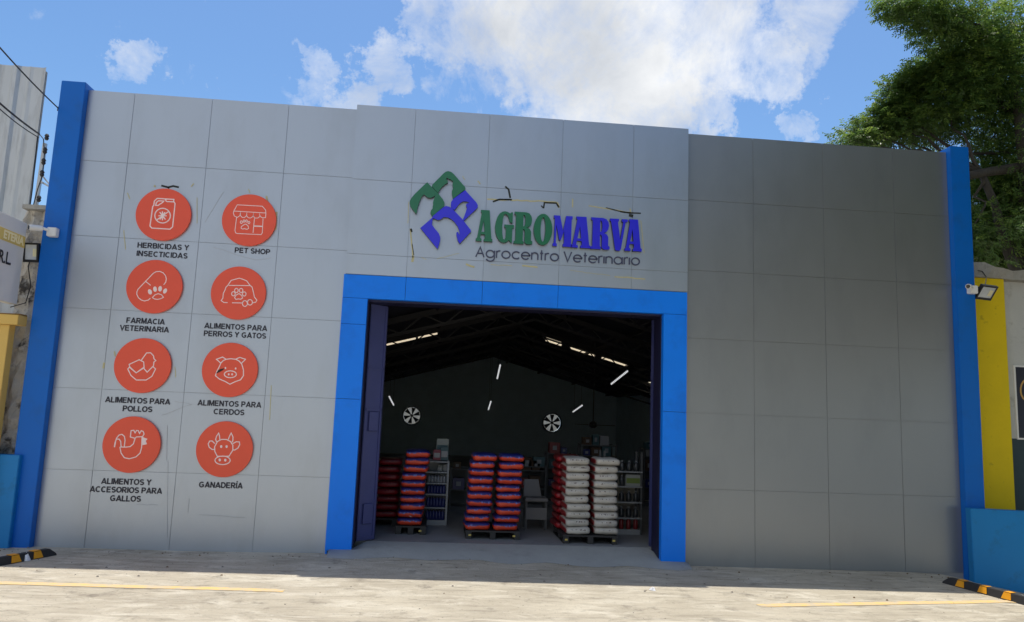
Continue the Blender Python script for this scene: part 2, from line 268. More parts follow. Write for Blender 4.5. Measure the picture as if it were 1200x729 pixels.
# ------------------------------------------------------------------ mesh helpers
def wloc(o):
    v = Vector((0, 0, 0))
    while o is not None: v += o.location; o = o.parent
    return v
class MB:
    def __init__(s): s.v = []; s.f = []; s.m = []
    def add(s, vs, fs, mi=0):
        o = len(s.v); s.v += [tuple(v) for v in vs]; s.f += [tuple(i+o for i in f) for f in fs]; s.m += [mi]*len(fs); return s
    def box(s, a, b, mi=0):
        x0, y0, z0 = a; x1, y1, z1 = b
        return s.add([(x0,y0,z0),(x1,y0,z0),(x1,y1,z0),(x0,y1,z0),(x0,y0,z1),(x1,y0,z1),(x1,y1,z1),(x0,y1,z1)],
              [(0,3,2,1),(4,5,6,7),(0,1,5,4),(1,2,6,5),(2,3,7,6),(3,0,4,7)], mi)
    def hexa(s, b4, t4, mi=0):
        return s.add(list(b4)+list(t4), [(0,3,2,1),(4,5,6,7),(0,1,5,4),(1,2,6,5),(2,3,7,6),(3,0,4,7)], mi)
    def bar(s, p, q, w, h=None, mi=0, upv=(0,0,1)):
        p, q = Vector(p), Vector(q); h = h or w; d = (q-p).normalized(); u = Vector(upv)
        if abs(d.dot(u)) > .95: u = Vector((0,1,0))
        x = d.cross(u).normalized()*(w/2); y = x.cross(d).normalized()*(h/2)
        return s.hexa([p-x-y,p+x-y,p+x+y,p-x+y],[q-x-y,q+x-y,q+x+y,q-x+y], mi)
    def tube(s, pts, rad, n=8, mi=0, caps=True):
        pts = [Vector(p) for p in pts]; rs = rad if isinstance(rad, (list, tuple)) else [rad]*len(pts); rings = []; u = None
        for i, p in enumerate(pts):
            d = (pts[min(i+1, len(pts)-1)]-pts[max(i-1, 0)]).normalized()
            if u is None: u = d.orthogonal().normalized()
            u = (u-d*u.dot(d)).normalized(); w = d.cross(u)
            rings.append([p+(u*math.cos(6.28318*k/n)+w*math.sin(6.28318*k/n))*rs[i] for k in range(n)])
        o = [v for r in rings for v in r]; f = []
        for i in range(len(pts)-1):
            for k in range(n): f.append((i*n+k, i*n+(k+1)%n, (i+1)*n+(k+1)%n, (i+1)*n+k))
        if caps: f += [tuple(range(n-1, -1, -1)), tuple(range((len(pts)-1)*n, len(pts)*n))]
        return s.add(o, f, mi)
    def lathe(s, prof, c, n=16, mi=0, axis='Z'):
        c = Vector(c); o = []; f = []
        for r, h in prof:
            for k in range(n):
                a = 6.28318*k/n; p = Vector((r*math.cos(a), r*math.sin(a), h))
                if axis == 'Y': p = Vector((p.x, -p.z, p.y))      # height runs towards -Y
                if axis == 'X': p = Vector((p.z, p.x, p.y))
                o.append(c+p)
        for i in range(len(prof)-1):
            for k in range(n): f.append((i*n+k, i*n+(k+1)%n, (i+1)*n+(k+1)%n, (i+1)*n+k))
        f += [tuple(range(n-1, -1, -1)), tuple(range((len(prof)-1)*n, len(prof)*n))]
        return s.add(o, f, mi)
    def ribbon(s, pts, w, Y, t=0.004, mi=0, closed=False):
        """flat stroke in a vertical XZ plane facing -Y (pts are (x,z)); mitred joints"""
        P = [Vector((p[0], p[1])) for p in pts]; n = len(P); lf = []; rt = []
        for i in range(n):
            a = P[i-1] if (i > 0 or closed) else None; c = P[(i+1) % n] if (i < n-1 or closed) else None
            d1 = (P[i]-a).normalized() if a is not None else None; d2 = (c-P[i]).normalized() if c is not None else None
            if d1 is None: d1 = d2
            if d2 is None: d2 = d1
            nn = (Vector((-d1.y, d1.x))+Vector((-d2.y, d2.x)))
            if nn.length < 1e-4: nn = Vector((-d1.y, d1.x))
            nn.normalize(); k = max(0.5, nn.dot(Vector((-d1.y, d1.x))))
            lf.append(P[i]+nn*(w/2/k)); rt.append(P[i]-nn*(w/2/k))
        m = n if closed else n-1; s.k = getattr(s, 'k', 0)+1; t += 0.00012*(s.k % 9)
        for i in range(m):
            j = (i+1) % n; q = [rt[i], rt[j], lf[j], lf[i]]
            s.hexa([(v.x, Y, v.y) for v in q], [(v.x, Y-t, v.y) for v in q], mi)
        return s
    def build(s, name, mats, parent=None, smooth=False, loc=None, bevel=0.0, auto=None):
        me = bpy.data.meshes.new(name); base = wloc(parent) if parent is not None else Vector(loc or (0, 0, 0))
        me.from_pydata([(v[0]-base.x, v[1]-base.y, v[2]-base.z) for v in s.v], [], s.f); me.update()
        mats = mats if isinstance(mats, (list, tuple)) else [mats]
        for m in mats: me.materials.append(MATS[m])
        me.polygons.foreach_set('material_index', s.m)
        bm = bmesh.new(); bm.from_mesh(me); bmesh.ops.recalc_face_normals(bm, faces=bm.faces)
        if bevel: bmesh.ops.bevel(bm, geom=list(bm.edges), offset=bevel, segments=2, affect='EDGES', clamp_overlap=True)
        bm.to_mesh(me); bm.free()
        if smooth: me.polygons.foreach_set('use_smooth', [True]*len(me.polygons))
        o = bpy.data.objects.new(name, me); COL.objects.link(o)
        if parent is not None: o.parent = parent
        else: o.location = base
        return o
def tag(o, label=None, cat=None, group=None, kind=None):
    if label: o['label'] = label
    if cat: o['category'] = cat
    if group: o['group'] = group
    if kind: o['kind'] = kind
    return o
def thing(name, label, cat, loc=(0, 0, 0), group=None):
    o = bpy.data.objects.new(name, None); COL.objects.link(o); o.location = loc; o.empty_display_size = 0.2
    return tag(o, label, cat, group)
def dup(o, loc, label, group=None, rotz=0.0):
    c = o.copy(); COL.objects.link(c); c.location = loc; c.rotation_euler = (0, 0, rotz); c['label'] = label
    if group: c['group'] = group
    for ch in o.children:
        d = ch.copy(); COL.objects.link(d); d.parent = c
        for g in ch.children:
            e = g.copy(); COL.objects.link(e); e.parent = d
    return c
def solid(name, loops, depth, Y, mats, parent=None, loc=None, axis='Y', edge_dark=True):
    """closed 2D outlines (x,z), holes allowed, extruded from plane Y towards -Y by depth; second material on the returns"""
    cu = bpy.data.curves.new(name, 'CURVE'); cu.dimensions = '2D'; cu.fill_mode = 'BOTH'; cu.extrude = depth/2
    for lp in loops:
        sp_ = cu.splines.new('POLY'); sp_.points.add(len(lp)-1); sp_.use_cyclic_u = True
        for i, p in enumerate(lp): sp_.points[i].co = (p[0], p[1], 0, 1)
    return curve_mesh(name, cu, depth, Y, mats, parent, loc)
def curve_mesh(name, cu, depth, Y, mats, parent=None, loc=None, xf=None):
    tmp = bpy.data.objects.new('tmp', cu); COL.objects.link(tmp)
    dg = bpy.context.evaluated_depsgraph_get(); me = bpy.data.meshes.new_from_object(tmp.evaluated_get(dg), depsgraph=dg)
    bpy.data.objects.remove(tmp); bpy.data.curves.remove(cu)
    me.name = name; me.materials.clear()
    mats = mats if isinstance(mats, (list, tuple)) else [mats]
    for m in mats: me.materials.append(MATS[m])
    base = wloc(parent) if parent is not None else Vector(loc or (0, 0, 0))
    for p in me.polygons:
        p.material_index = (1 if len(mats) > 1 and abs(p.normal.z) < 0.5 else 0); p.use_smooth = False
    if xf is None: xf = lambda c: Vector((c.x, Y-depth/2-c.z, c.y))
    for v in me.vertices: v.co = xf(v.co)-base
    me.update()
    o = bpy.data.objects.new(name, me); COL.objects.link(o)
    if parent is not None: o.parent = parent
    else: o.location = base
    return o
def text_curve(s, size, bold=0.0, align='CENTER', extrude=0.0015, space=1.0):
    cu = bpy.data.curves.new('lettering', 'FONT'); cu.body = s; cu.size = size; cu.offset = bold; cu.align_x = align; cu.align_y = 'CENTER'
    cu.extrude = extrude; cu.space_character = space; cu.resolution_u = 3
    return cu

# ------------------------------------------------------------------ ground
def gz(x, y):
    x2 = min(max(x, -12), 30); z = 0.062 - 0.0072*x2
    if x > 13.4: z -= min(0.28, (x-13.4)*0.16)
    if -1.6 < y < 1: z += 0.055*max(0, 1-abs(x-5.2)/3.6)*max(0, 1-abs(y)/1.4)
    return z
xs = [-600, -200, -60, -20] + [-12+0.5*i for i in range(75)] + [30, 60, 200, 600]
ys = [-600, -200, -60, -25] + [-14+0.5*i for i in range(33)] + [3, 8, 30, 60, 200, 900]
mb = MB(); nx = len(xs)
mb.add([(x, y, gz(x, y)) for y in ys for x in xs], [(j*nx+i, j*nx+i+1, (j+1)*nx+i+1, (j+1)*nx+i) for j in range(len(ys)-1) for i in range(nx-1)])
tag(mb.build('ground', 'yard_concrete', smooth=True), kind='structure')
def strip(name, a, b, w, matn, z=0.005):
    mb = MB(); n = 16; vs = []
    d = (Vector(b)-Vector(a)).normalized(); nn = Vector((-d.y, d.x, 0))*(w/2)
    for i in range(n+1):
        p = Vector(a).lerp(Vector(b), i/n)
        for s in (-1, 1):
            q = p+nn*s*(1+0.12*random.uniform(-1, 1)); vs.append((q.x, q.y, gz(q.x, q.y)+z))
    mb.add(vs, [(2*i, 2*i+2, 2*i+3, 2*i+1) for i in range(n)])
    return mb.build(name, matn)
def onG(x, y, dz=0.0):
    z = 0.0
    for _ in range(6):
        p = onZ(x, y, z+dz); z = gz(p.x, p.y)
    return onZ(x, y, z+dz)
a, b = onG(-200, 678), onG(333, 692.5); tag(strip('painted_line', a, b, 0.15, 'worn_yellow'), kind='structure')
a, b = onG(889, 710), onG(1330, 726); tag(strip('painted_line', a, b, 0.15, 'worn_yellow'), kind='structure')

# ------------------------------------------------------------------ the warehouse shop
YC = -0.09; YP = -0.12; FL = 0.19; YB = 25.4
RX, RZ, RS = 7.46, 5.13, 0.275                                     # roof ridge and slope
def roof_z(x): return RZ - RS*abs(x-RX)
shop = thing('warehouse_shop', 'wide grey panelled warehouse shop with blue door surround and corner pillars', 'building', (6.6, 0, 0))
XL, XR = -0.72, 13.90; TOP = 7.195
rows = [0.03, 1.20, 2.42, 3.649, 4.797, 6.018, TOP]
G = 0.0019
def panels(mb, xs, zs, Y, d=0.009):
    for i in range(len(xs)-1):
        for j in range(len(zs)-1):
            x0, x1, z0, z1 = xs[i]+G, xs[i+1]-G, zs[j]+G, zs[j+1]-G
            c = 0.004; t = [random.uniform(-0.002, 0.002) for _ in range(4)]
            mb.hexa([(x0, Y+d, z0), (x1, Y+d, z0), (x1, Y+d, z1), (x0, Y+d, z1)],
                    [(x0, Y+c+t[0], z0), (x1, Y+c+t[1], z0), (x1, Y+c+t[2], z1), (x0, Y+c+t[3], z1)])
            mb.hexa([(x0+c, Y+c+t[0]-.0005, z0+c), (x1-c, Y+c+t[1]-.0005, z0+c), (x1-c, Y+c+t[2]-.0005, z1-c), (x0+c, Y+c+t[3]-.0005, z1-c)],
                    [(x0+c, Y+t[0], z0+c), (x1-c, Y+t[1], z0+c), (x1-c, Y+t[2], z1-c), (x0+c, Y+t[3], z1-c)])
colsC = [3.555] + [onY(px, py, YC).x for px, py in ((482.6, 213.4), (570.6, 219.7), (657.6, 225.2), (741.6, 230.4))] + [9.17]
h1 = onY(570, 219.7, YC).z; h2 = onY(570, 306, YC).z
FT = 4.40                                                          # top of the blue surround
FX0, FX1, IX0, IX1, FI = 3.535, 9.165, 3.935, 8.765, 4.02
mb = MB(); panels(mb, [XL, 0, 1.22, 2.444, FX0+0.05], rows, 0.0); mb.build('cladding', 'silver_panel', shop)
rowsR = [-0.02] + rows[1:]
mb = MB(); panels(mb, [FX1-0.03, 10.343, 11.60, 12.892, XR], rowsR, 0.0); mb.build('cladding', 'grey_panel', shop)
mb = MB(); panels(mb, colsC, [FT+0.004, h2, h1, TOP+0.05], YC); mb.build('cladding', 'silver_panel', shop)
# wall carrying the cladding
mb = MB()
mb.box((XL-0.25, 0.0095, -0.3), (IX0-0.02, 0.30, TOP-0.03)); mb.box((IX1+0.02, 0.0095, -0.3), (XR+0.2, 0.30, TOP-0.03)); mb.box((IX0-0.02, 0.0095, FI+0.04), (IX1+0.02, 0.30, TOP-0.03))
mb.box((FX0+0.06, YC+0.0095, FT+0.02), (FX1-0.04, 0.0275, TOP+0.03))
mb.build('wall', 'seam', shop)
# side closures of the projecting middle bay
mb = MB(); mb.box((FX0+0.02, YC+0.029, FT+0.01), (FX0+0.058, -0.001, TOP+0.045)); mb.build('bay_return', 'silver_panel', shop); mb = MB(); mb.box((FX1-0.038, YC+0.029, FT+0.01), (FX1, -0.001, TOP+0.045)); mb.build('bay_return', 'silver_panel', shop)
# blue surround: sections with seams
mb = MB()
def fpanel(x0, x1, z0, z1): mb.box((x0+.003, YC, z0+.003), (x1-.003, YC+0.03, z1-.003))
for x0, x1 in ((FX0, colsC[1]), (colsC[1], colsC[2]), (colsC[2], colsC[3]), (colsC[3], FX1)): fpanel(x0, x1, FI, FT)
for z0, z1 in ((0.12, 2.42), (2.42, 3.60), (3.60, FI)): fpanel(FX0, IX0, z0, z1)
for z0, z1 in ((0.02, 2.42), (2.42, FI)): fpanel(IX1, FX1, z0, z1)
for x, y1 in ((FX0+.003, 0.0), (FX1-.033, 0.0)): mb.box((x, YC+0.0305, 0.02), (x+.03, y1-.001, FT-.003))
for x in (IX0-.033, IX1+.003): mb.box((x, YC+0.0305, 0.02), (x+.03, 0.027, FI+.03))
mb.box((IX0, YC+0.0305, FI+.003), (IX1, 0.027, FI+.033))
mb.build('door_surround', 'blue_panel', shop)
for x0, x1 in ((-1.09, XL), (XR, 14.24)):
    mb = MB(); mb.box((x0, YP, -0.3), (x1, 0.32, 7.27)); mb.build('pillar', 'blue_pillar', shop, bevel=0.006)
# dark lining of the opening, runner track, folding leaves
mb = MB(); mb.box((IX0-.019, 0.0275, FL), (IX0+.012, 0.42, FI+.04)); mb.box((IX1-.012, 0.0275, FL-.1), (IX1+.019, 0.42, FI+.04)); mb.box((IX0+.013, 0.0275, FI-.03), (IX1-.013, 0.42, FI+.039)); mb.build('door_lining', 'navy_dark', shop)
def leaf(p, q, z0, z1, first):
    mb = MB(); p, q = Vector(p), Vector(q); mb.hexa([(p.x, p.y, z0), (q.x, q.y, z0), (q.x+.01, q.y+.05, z0), (p.x+.01, p.y+.05, z0)], [(p.x, p.y, z1), (q.x, q.y, z1), (q.x+.01, q.y+.05, z1), (p.x+.01, p.y+.05, z1)])
    d = (q-p).normalized(); n = Vector((d.y, -d.x, 0))
    def strap(t0, t1, za, zb, th=0.012):
        A = p.lerp(q, t0); B = p.lerp(q, t1); mb.hexa([(A.x, A.y, za), (B.x, B.y, za), (B.x, B.y, zb), (A.x, A.y, zb)], [tuple(Vector((A.x, A.y, za))+n*th), tuple(Vector((B.x, B.y, za))+n*th), tuple(Vector((B.x, B.y, zb))+n*th), tuple(Vector((A.x, A.y, zb))+n*th)])
    for za in (z0+.02, 2.25, 2.92): strap(0.02, .98, za, za+.035)
    strap(.88, .98, z0+.06, z1-.05); strap(.02, .10, z0+.06, z1-.05)
    lf = mb.build('door_leaf', 'navy_metal', shop)
    for zc in (2.08, 0.62):
        mb = MB(); A = p.lerp(q, .25); B = p.lerp(q, .75); mb.hexa([tuple(Vector((A.x, A.y, zc-.16))+n*.013), tuple(Vector((B.x, B.y, zc-.16))+n*.013), tuple(Vector((B.x, B.y, zc+.16))+n*.013), tuple(Vector((A.x, A.y, zc+.16))+n*.013)],
             [tuple(Vector((A.x, A.y, zc-.15))+n*.03), tuple(Vector((B.x, B.y, zc-.15))+n*.03), tuple(Vector((B.x, B.y, zc+.15))+n*.03), tuple(Vector((A.x, A.y, zc+.15))+n*.03)])
        mb.build('lock_box', 'navy_metal', lf)
leaf((3.96, 0.26, 0), (4.215, 0.50, 0), FL+.015, FI-.035, True)
leaf((8.752, 0.425, 0), (8.742, 0.54, 0), FL+.015, FI-.035, False)
# inside: floor, side walls, rear wall with fan holes, roof
mb = MB(); mb.box((-0.9, 0.42, -0.35), (14.1, YB, FL)); mb.build('floor', 'inside_floor', shop)
mb = MB()
for x0, x1 in ((-0.98, -0.80), (13.95, 14.13)): mb = MB(); mb.box((x0, 0.325, -0.3), (x1, YB, roof_z(x0)+.25)); mb.build('side_wall', 'inside_wall', shop)
fans = [(482.5, 487, 9.9), (647, 495.5, 10.2)]
circ = lambda c, r, n=24: [(c[0]+r*math.cos(6.28318*k/n), c[1]+r*math.sin(6.28318*k/n)) for k in range(n)]
fpos = []
loops = [[(-0.95, -0.3), (14.1, -0.3), (14.1, roof_z(14.1)+.2), (RX, RZ+.2), (-0.95, roof_z(-.95)+.2)]]
for px, py, r in fans:
    p = onY(px, py, YB); rr = (onY(px+r, py, YB)-p).length; fpos.append((p, rr)); loops.append(circ((p.x, p.z), rr))
solid('rear_wall', loops, 0.18, YB+0.18, 'inside_wall', shop)
ys0, ys1 = 8.0, 16.0
def roof_piece(mb, xa, xb, ya, yb):
    mb.hexa([(xa, ya, roof_z(xa)), (xb, ya, roof_z(xb)), (xb, yb, roof_z(xb)), (xa, yb, roof_z(xa))], [(xa, ya, roof_z(xa)+.04), (xb, ya, roof_z(xb)+.04), (xb, yb, roof_z(xb)+.04), (xa, yb, roof_z(xa)+.04)])
for x1, xa, xb in ((-1.1, 0.7, 0.15), (14.25, 12.8, 13.3)):
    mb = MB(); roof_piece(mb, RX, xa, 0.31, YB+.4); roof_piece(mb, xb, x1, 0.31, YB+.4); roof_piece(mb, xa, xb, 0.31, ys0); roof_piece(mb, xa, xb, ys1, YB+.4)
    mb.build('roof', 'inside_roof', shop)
    mb = MB(); roof_piece(mb, xa+.0, xb, ys0+.002, ys1-.002); mb.build('added_roof_sheet', 'skylight', shop)  # out-of-view daylight sheets, added to brighten the rear wall
# glowing roof lights, daylight given as emission (pairs of narrow strips), let into the underside of the roof
def strip_on_roof(p0, p1, h, side):
    n = (RS*side, 0, 1.0)
    pa = onPlane(p0[0], p0[1], (RX, 0, RZ-.03), n); pb = onPlane(p1[0], p1[1], (RX, 0, RZ-.03), n)
    return pa, pb
sk = emat('skylight_glow', (1.0, 0.84, 0.60), 0.75)
for p0, p1, side in (((453, 400), (487, 392.5), -1), ((490, 392), (514, 388), -1), ((453, 404.5), (487, 397.3), -1), ((490, 396), (514, 391.5), -1),
                     ((641, 395), (658, 401), 1), ((669, 404.5), (698, 412.5), 1), ((708, 416), (741, 425.5), 1), ((639.5, 399.5), (658, 404.8), 1), ((668, 408.5), (697.5, 417.3), 1), ((705, 420), (735, 429), 1)):
    pa, pb = strip_on_roof(p0, p1, 0, side)
    if side > 0 : pass
    w = 0.10; mb = MB()
    ym = (pa.y+pb.y)/2
    za = lambda x: RZ-RS*abs(x-RX)-.03
    mb.hexa([(pa.x, ym-w, za(pa.x)), (pb.x, ym-w, za(pb.x)), (pb.x, ym+w, za(pb.x)), (pa.x, ym+w, za(pa.x))],
            [(pa.x, ym-w, za(pa.x)+.028), (pb.x, ym-w, za(pb.x)+.028), (pb.x, ym+w, za(pb.x)+.028), (pa.x, ym+w, za(pa.x)+.028)])
    o = mb.build('skylight', 'skylight_glow', shop)
# roof trusses and purlins
mb = MB()
for yv in (3.4, 6.9, 11, 15, 19):
    for s in (-1, 1):
        x1 = -0.75 if s < 0 else 13.9
        mb.bar((RX, yv, RZ-.12), (x1, yv, roof_z(x1)-.12), .09, .12)
        for t in range(1, 9):
            xa = RX+(x1-RX)*t/9; xb = RX+(x1-RX)*(t-.5)/9
            mb.bar((xa, yv, roof_z(xa)-.14), (xb, yv, roof_z(xb)-.42), .03); mb.bar((xb, yv, roof_z(xb)-.42), (RX+(x1-RX)*(t-1)/9, yv, roof_z(RX+(x1-RX)*(t-1)/9)-.14), .03)
        mb.bar((RX, yv, RZ-.42), (x1, yv, roof_z(x1)-.42), .06, .06)
for s in (-1, 1):
    for t in (0.12, .35, .6, .85):
        xa = RX+s*t*7; mb.bar((xa, .5, roof_z(xa)-.07), (xa, YB, roof_z(xa)-.07), .06, .08)
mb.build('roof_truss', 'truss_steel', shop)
# wear on the front: glue lines and torn film round the lettering and discs
WN = ('glue_residue', 'glue_yellow')
def wl(pts, w, Y=YC-.002): 
    q = [onY(x, y, Y) for x, y in pts]; mb = MB(); mb.ribbon([(p.x, p.z) for p in q], w, Y, .0015); mb.build(WN[0], WN[1], shop)
def jag(x0, y0, x1, y1, n, a):
    return [(x0+(x1-x0)*i/n+random.uniform(-a, a)*.4, y0+(y1-y0)*i/n+random.uniform(-a, a)) for i in range(n+1)]
for x0, y0, x1, y1, w in ((571, 233.5, 652, 236.5, .022), (653, 236.5, 655, 243, .03), (690, 241.5, 740, 249.5, .018), (671, 233, 671, 243, .02), (738.5, 244, 739, 249, .02),
        (481, 268, 484, 302, .022), (484.5, 300, 483, 307, .04), (751, 258, 755, 297, .012), (575, 310, 600, 311.5, .01), (612, 311, 630, 313, .025), (720, 324, 756, 327, .02), (546, 310, 556, 313, .03), (668, 317, 715, 323, .008),
        (479, 237, 478, 262, .01), (494, 302, 500, 304, .008), (512, 303, 538, 297, .007), (542, 206, 545, 211, .012), (560, 212, 563, 216, .02)):
    wl(jag(x0, y0, x1, y1, max(2, int(abs(x1-x0)+abs(y1-y0))//5), .5), w)
Yw = -.002
for x0, y0, x1, y1, w in ((182, 217, 181, 219, .03), (224, 219, 227, 215, .018), (231, 232, 231, 262, .010), (145, 270, 147, 292, .012), (149, 226, 152, 233, .014), (291, 222, 293, 226, .014), (312, 230, 314, 238, .03),
        (324, 248, 322.5, 270, .035), (318, 452, 316, 492, .012), (122, 425, 121, 432, .03), (134, 412, 135, 418, .02), (205, 430, 206, 442, .012)):
    wl(jag(x0, y0, x1, y1, 3, .4), w, Yw)
WN = ('torn_film', 'torn_black')
for pts, w in (([(577.5, 236.5), (585, 233.8), (600, 234)], .028), ([(592, 218.5), (596, 222), (598, 232)], .03), ([(637, 244), (638, 237.5), (652, 238), (655, 243)], .026), ([(634, 241), (637, 244)], .02), ([(710, 243.5), (730, 248.5), (740, 250)], .016), ([(727, 248), (738, 249.5), (751, 250)], .024), ([(737, 252), (742, 253.5)], .05), ([(481.5, 268), (482.5, 272)], .03), ([(483, 286), (485, 299)], .012)):
    wl(pts, w)
for pts, w in (([(189, 217.5), (197, 219.5), (203, 218), (209.5, 219.5)], .03), ([(196.5, 219), (198, 221)], .02)): wl(pts, w, Yw)
WN = ('scratch', 'scratch')
for x0, y0, x1, y1 in ((250, 290, 300, 305), (300, 305, 318, 302), (205, 470, 225, 474), (190, 487, 224, 474), (233, 603, 287, 607), (160, 591, 185, 592), (196, 499, 195, 540), (222, 584, 220, 600), (197, 540, 196, 630), (240, 260, 262, 225), (480, 605, 482, 606), (165, 316, 175, 314)):
    wl(jag(x0, y0, x1, y1, 4, .6), .006, Yw)

# small lamp dots on the lintel and jamb
# ------------------------------------------------------------------ exhaust fans, ceiling fan, lamps inside
for i, (p, rr) in enumerate(fpos):
    f = thing('exhaust_fan', ('round exhaust fan in the rear wall nearer the folded door leaf' if i == 0 else 'round exhaust fan in the rear wall above the cream bags'), 'exhaust fan', (p.x, YB, p.z))
    mb = MB(); n = 24
    for k in range(n):
        a0, a1 = 6.28318*k/n, 6.28318*(k+1)/n
        def q(r, a, y): return (p.x+r*math.cos(a), y, p.z+r*math.sin(a))
        mb.hexa([q(rr*.99, a0, YB-.04), q(rr*1.12, a0, YB-.04), q(rr*1.12, a1, YB-.04), q(rr*.99, a1, YB-.04)], [q(rr*.99, a0, YB-.002), q(rr*1.12, a0, YB-.002), q(rr*1.12, a1, YB-.002), q(rr*.99, a1, YB-.002)])
    mb.build('fan_ring', 'truss_steel', f)
    mb = MB(); mb.lathe([(rr*.17, -.05), (rr*.17, .05)], (p.x, YB+.06, p.z), 12, axis='Y')
    for k in range(6):
        a = 6.28318*(k+.3+.2*i)/6; da = .27
        def q2(r, a, y): return (p.x+r*math.cos(a), y, p.z+r*math.sin(a))
        mb.hexa([q2(rr*.1, a-.3, YB+.05), q2(rr*.97, a-da, YB+.03), q2(rr*.97, a+da, YB+.08), q2(rr*.1, a+.3, YB+.09)], [q2(rr*.1, a-.3, YB+.058), q2(rr*.97, a-da, YB+.038), q2(rr*.97, a+da, YB+.088), q2(rr*.1, a+.3, YB+.098)])
    mb.build('fan_blades', 'truss_steel', f)
c = onY(695, 498, 8.5)
cf = thing('ceiling_fan', 'dark ceiling fan hanging above the cream bag stacks', 'ceiling fan', (c.x, c.y, roof_z(c.x)))
mb = MB(); mb.tube([(c.x, c.y, roof_z(c.x)), (c.x, c.y, c.z)], .015); mb.lathe([(.03, .1), (.1, .06), (.11, -.04), (.05, -.08)], c, 14); mb.build('fan_motor', 'truss_steel', cf)
for k in range(3):
    a = 0.15+k*2.0944; d = Vector((math.cos(a), math.sin(a), 0)); mb = MB(); mb.bar(c+d*.1, c+d*.62, .12, .012); mb.build('fan_blade', 'truss_steel', cf)
tubes = [((586.2, 427.8), (582.7, 443.6), 9.0), ((575.3, 470.4), (572.4, 480), 14), ((456, 464.6), (461.3, 474.7), 13), ((735.3, 435), (716.4, 450), 6.5), ((682.4, 475), (671.5, 482.7), 13.5)]
tl = ['tallest white tube lamp near the middle of the ceiling', 'white tube lamp hanging below the middle of the rear gable', 'white tube lamp above the exhaust fan beside the folded door leaf', 'longest white tube lamp, under the roof lights nearest the blue jamb', 'slanting white tube lamp above the exhaust fan over the cream bags']
for (a, b, D), lb in zip(tubes, tl):
    pa = onY(*a, D); pb = onY(*b, D+1.0)
    t = thing('tube_lamp', lb, 'tube lamp', pa)
    mb = MB(); mb.tube([pa, pb], .022, 8); mb.build('lamp_tube', 'tube_light', t)
    mb = MB(); u = Vector((0, 0, .035)); mb.bar(pa+u, pb+u, .05, .02)
    for q, s in ((pa, .12), (pb, .88)):
        m_ = pa.lerp(pb, s); mb.tube([m_+u, (m_.x, m_.y, roof_z(m_.x)-.05)], .004, 5)
    mb.build('lamp_batten', 'truss_steel', t)

# ------------------------------------------------------------------ apron in the doorway
mb = MB(); n = 22; top = []
for i in range(n+1):
    x = 3.60 + (9.20-3.60)*i/n
    yf = -0.30 - 0.10*math.sin(i*1.3) - 0.05*random.random(); inner = IX0+.01 < x < IX1-.01
    top.append([(x, 0.419 if inner else YC-.004, FL-.003 if inner else gz(x, -.1)+.05), (x, YC+.02 if inner else YC-.01, gz(x, YC)+.075), (x, yf, gz(x, yf)+.003)])
vs = [p for r in top for p in r]; fs = []
for i in range(n):
    for k in range(2): fs.append((i*3+k, i*3+k+1, (i+1)*3+k+1, (i+1)*3+k))
mb.add(vs, fs); tag(mb.build('door_apron', 'apron_concrete', smooth=True), kind='structure')

# ------------------------------------------------------------------ lettering on the middle bay
LET = {
 'A': [[(0,0),(0,.07),(.07,.10),(.29,.91),(.24,.93),(.24,1),(.76,1),(.93,.1),(1,.08),(1,0),(.48,0),(.48,.07),(.55,.1),(.53,.22),(.29,.22),(.26,.1),(.35,.07),(.35,0)], [(.32,.30),(.51,.30),(.44,.68)]],
 'G': [[(.92,.98),(.84,.98),(.77,.94),(.66,.98),(.5,1),(.36,.98),(.22,.92),(.1,.8),(.03,.65),(0,.5),(.03,.34),(.1,.2),(.22,.08),(.36,.02),(.5,0),(.64,.03),(.76,.10),(.86,.02),(.92,.02),(.92,.47),(1,.5),(1,.58),(.50,.58),(.50,.5),(.58,.47),(.58,.18),(.52,.10),(.45,.13),(.40,.28),(.38,.5),(.40,.75),(.46,.89),(.54,.92),(.66,.86),(.78,.66),(.92,.64)]],
 'R': [[(0,0),(0,.07),(.08,.1),(.08,.9),(0,.93),(0,1),(.62,1),(.80,.97),(.91,.88),(.95,.77),(.91,.64),(.82,.56),(.68,.52),(.84,.48),(.92,.40),(.92,.12),(1,.1),(1,.02),(.9,0),(.68,0),(.58,.06),(.58,.40),(.54,.46),(.48,.47),(.48,.1),(.54,.07),(.54,0)], [(.48,.55),(.55,.57),(.59,.65),(.59,.82),(.55,.90),(.48,.92)]],
 'O': [[(.5+.5*math.cos(t*math.pi/14), .5+.5*math.sin(t*math.pi/14)) for t in range(28)], [(.5+.13*math.cos(t*math.pi/10), .5+.39*math.sin(t*math.pi/10)) for t in range(20)]],
 'M': [[(0,0),(0,.08),(.06,.11),(.08,.89),(.03,.92),(.03,1),(.35,1),(.52,.50),(.66,1),(1,1),(1,.92),(.95,.89),(.95,.11),(1,.08),(1,0),(.52,0),(.52,.08),(.58,.11),(.58,.50),(.41,.20),(.33,.20),(.17,.70),(.16,.11),(.22,.08),(.22,0)]],
 'V': [[(0,1),(0,.93),(.06,.9),(.31,.03),(.37,0),(.57,0),(.63,.04),(.88,.9),(1,.93),(1,1),(.66,1),(.66,.93),(.74,.9),(.59,.34),(.44,.9),(.50,.93),(.50,1)]],
}
zz = lambda x, y: (460+x/3.75, 180+y/3.75)
spec = [('A', 365, 438, 250, 387), ('G', 447, 530, 255, 394), ('R', 531, 613, 259, 399), ('O', 617, 699, 266, 404), ('M', 702, 787, 275, 410), ('A', 783, 868, 279, 416), ('R', 869, 952, 284, 422), ('V', 952, 1030, 289, 428), ('A', 1018, 1093, 291, 430)]
Ys = YC-.03
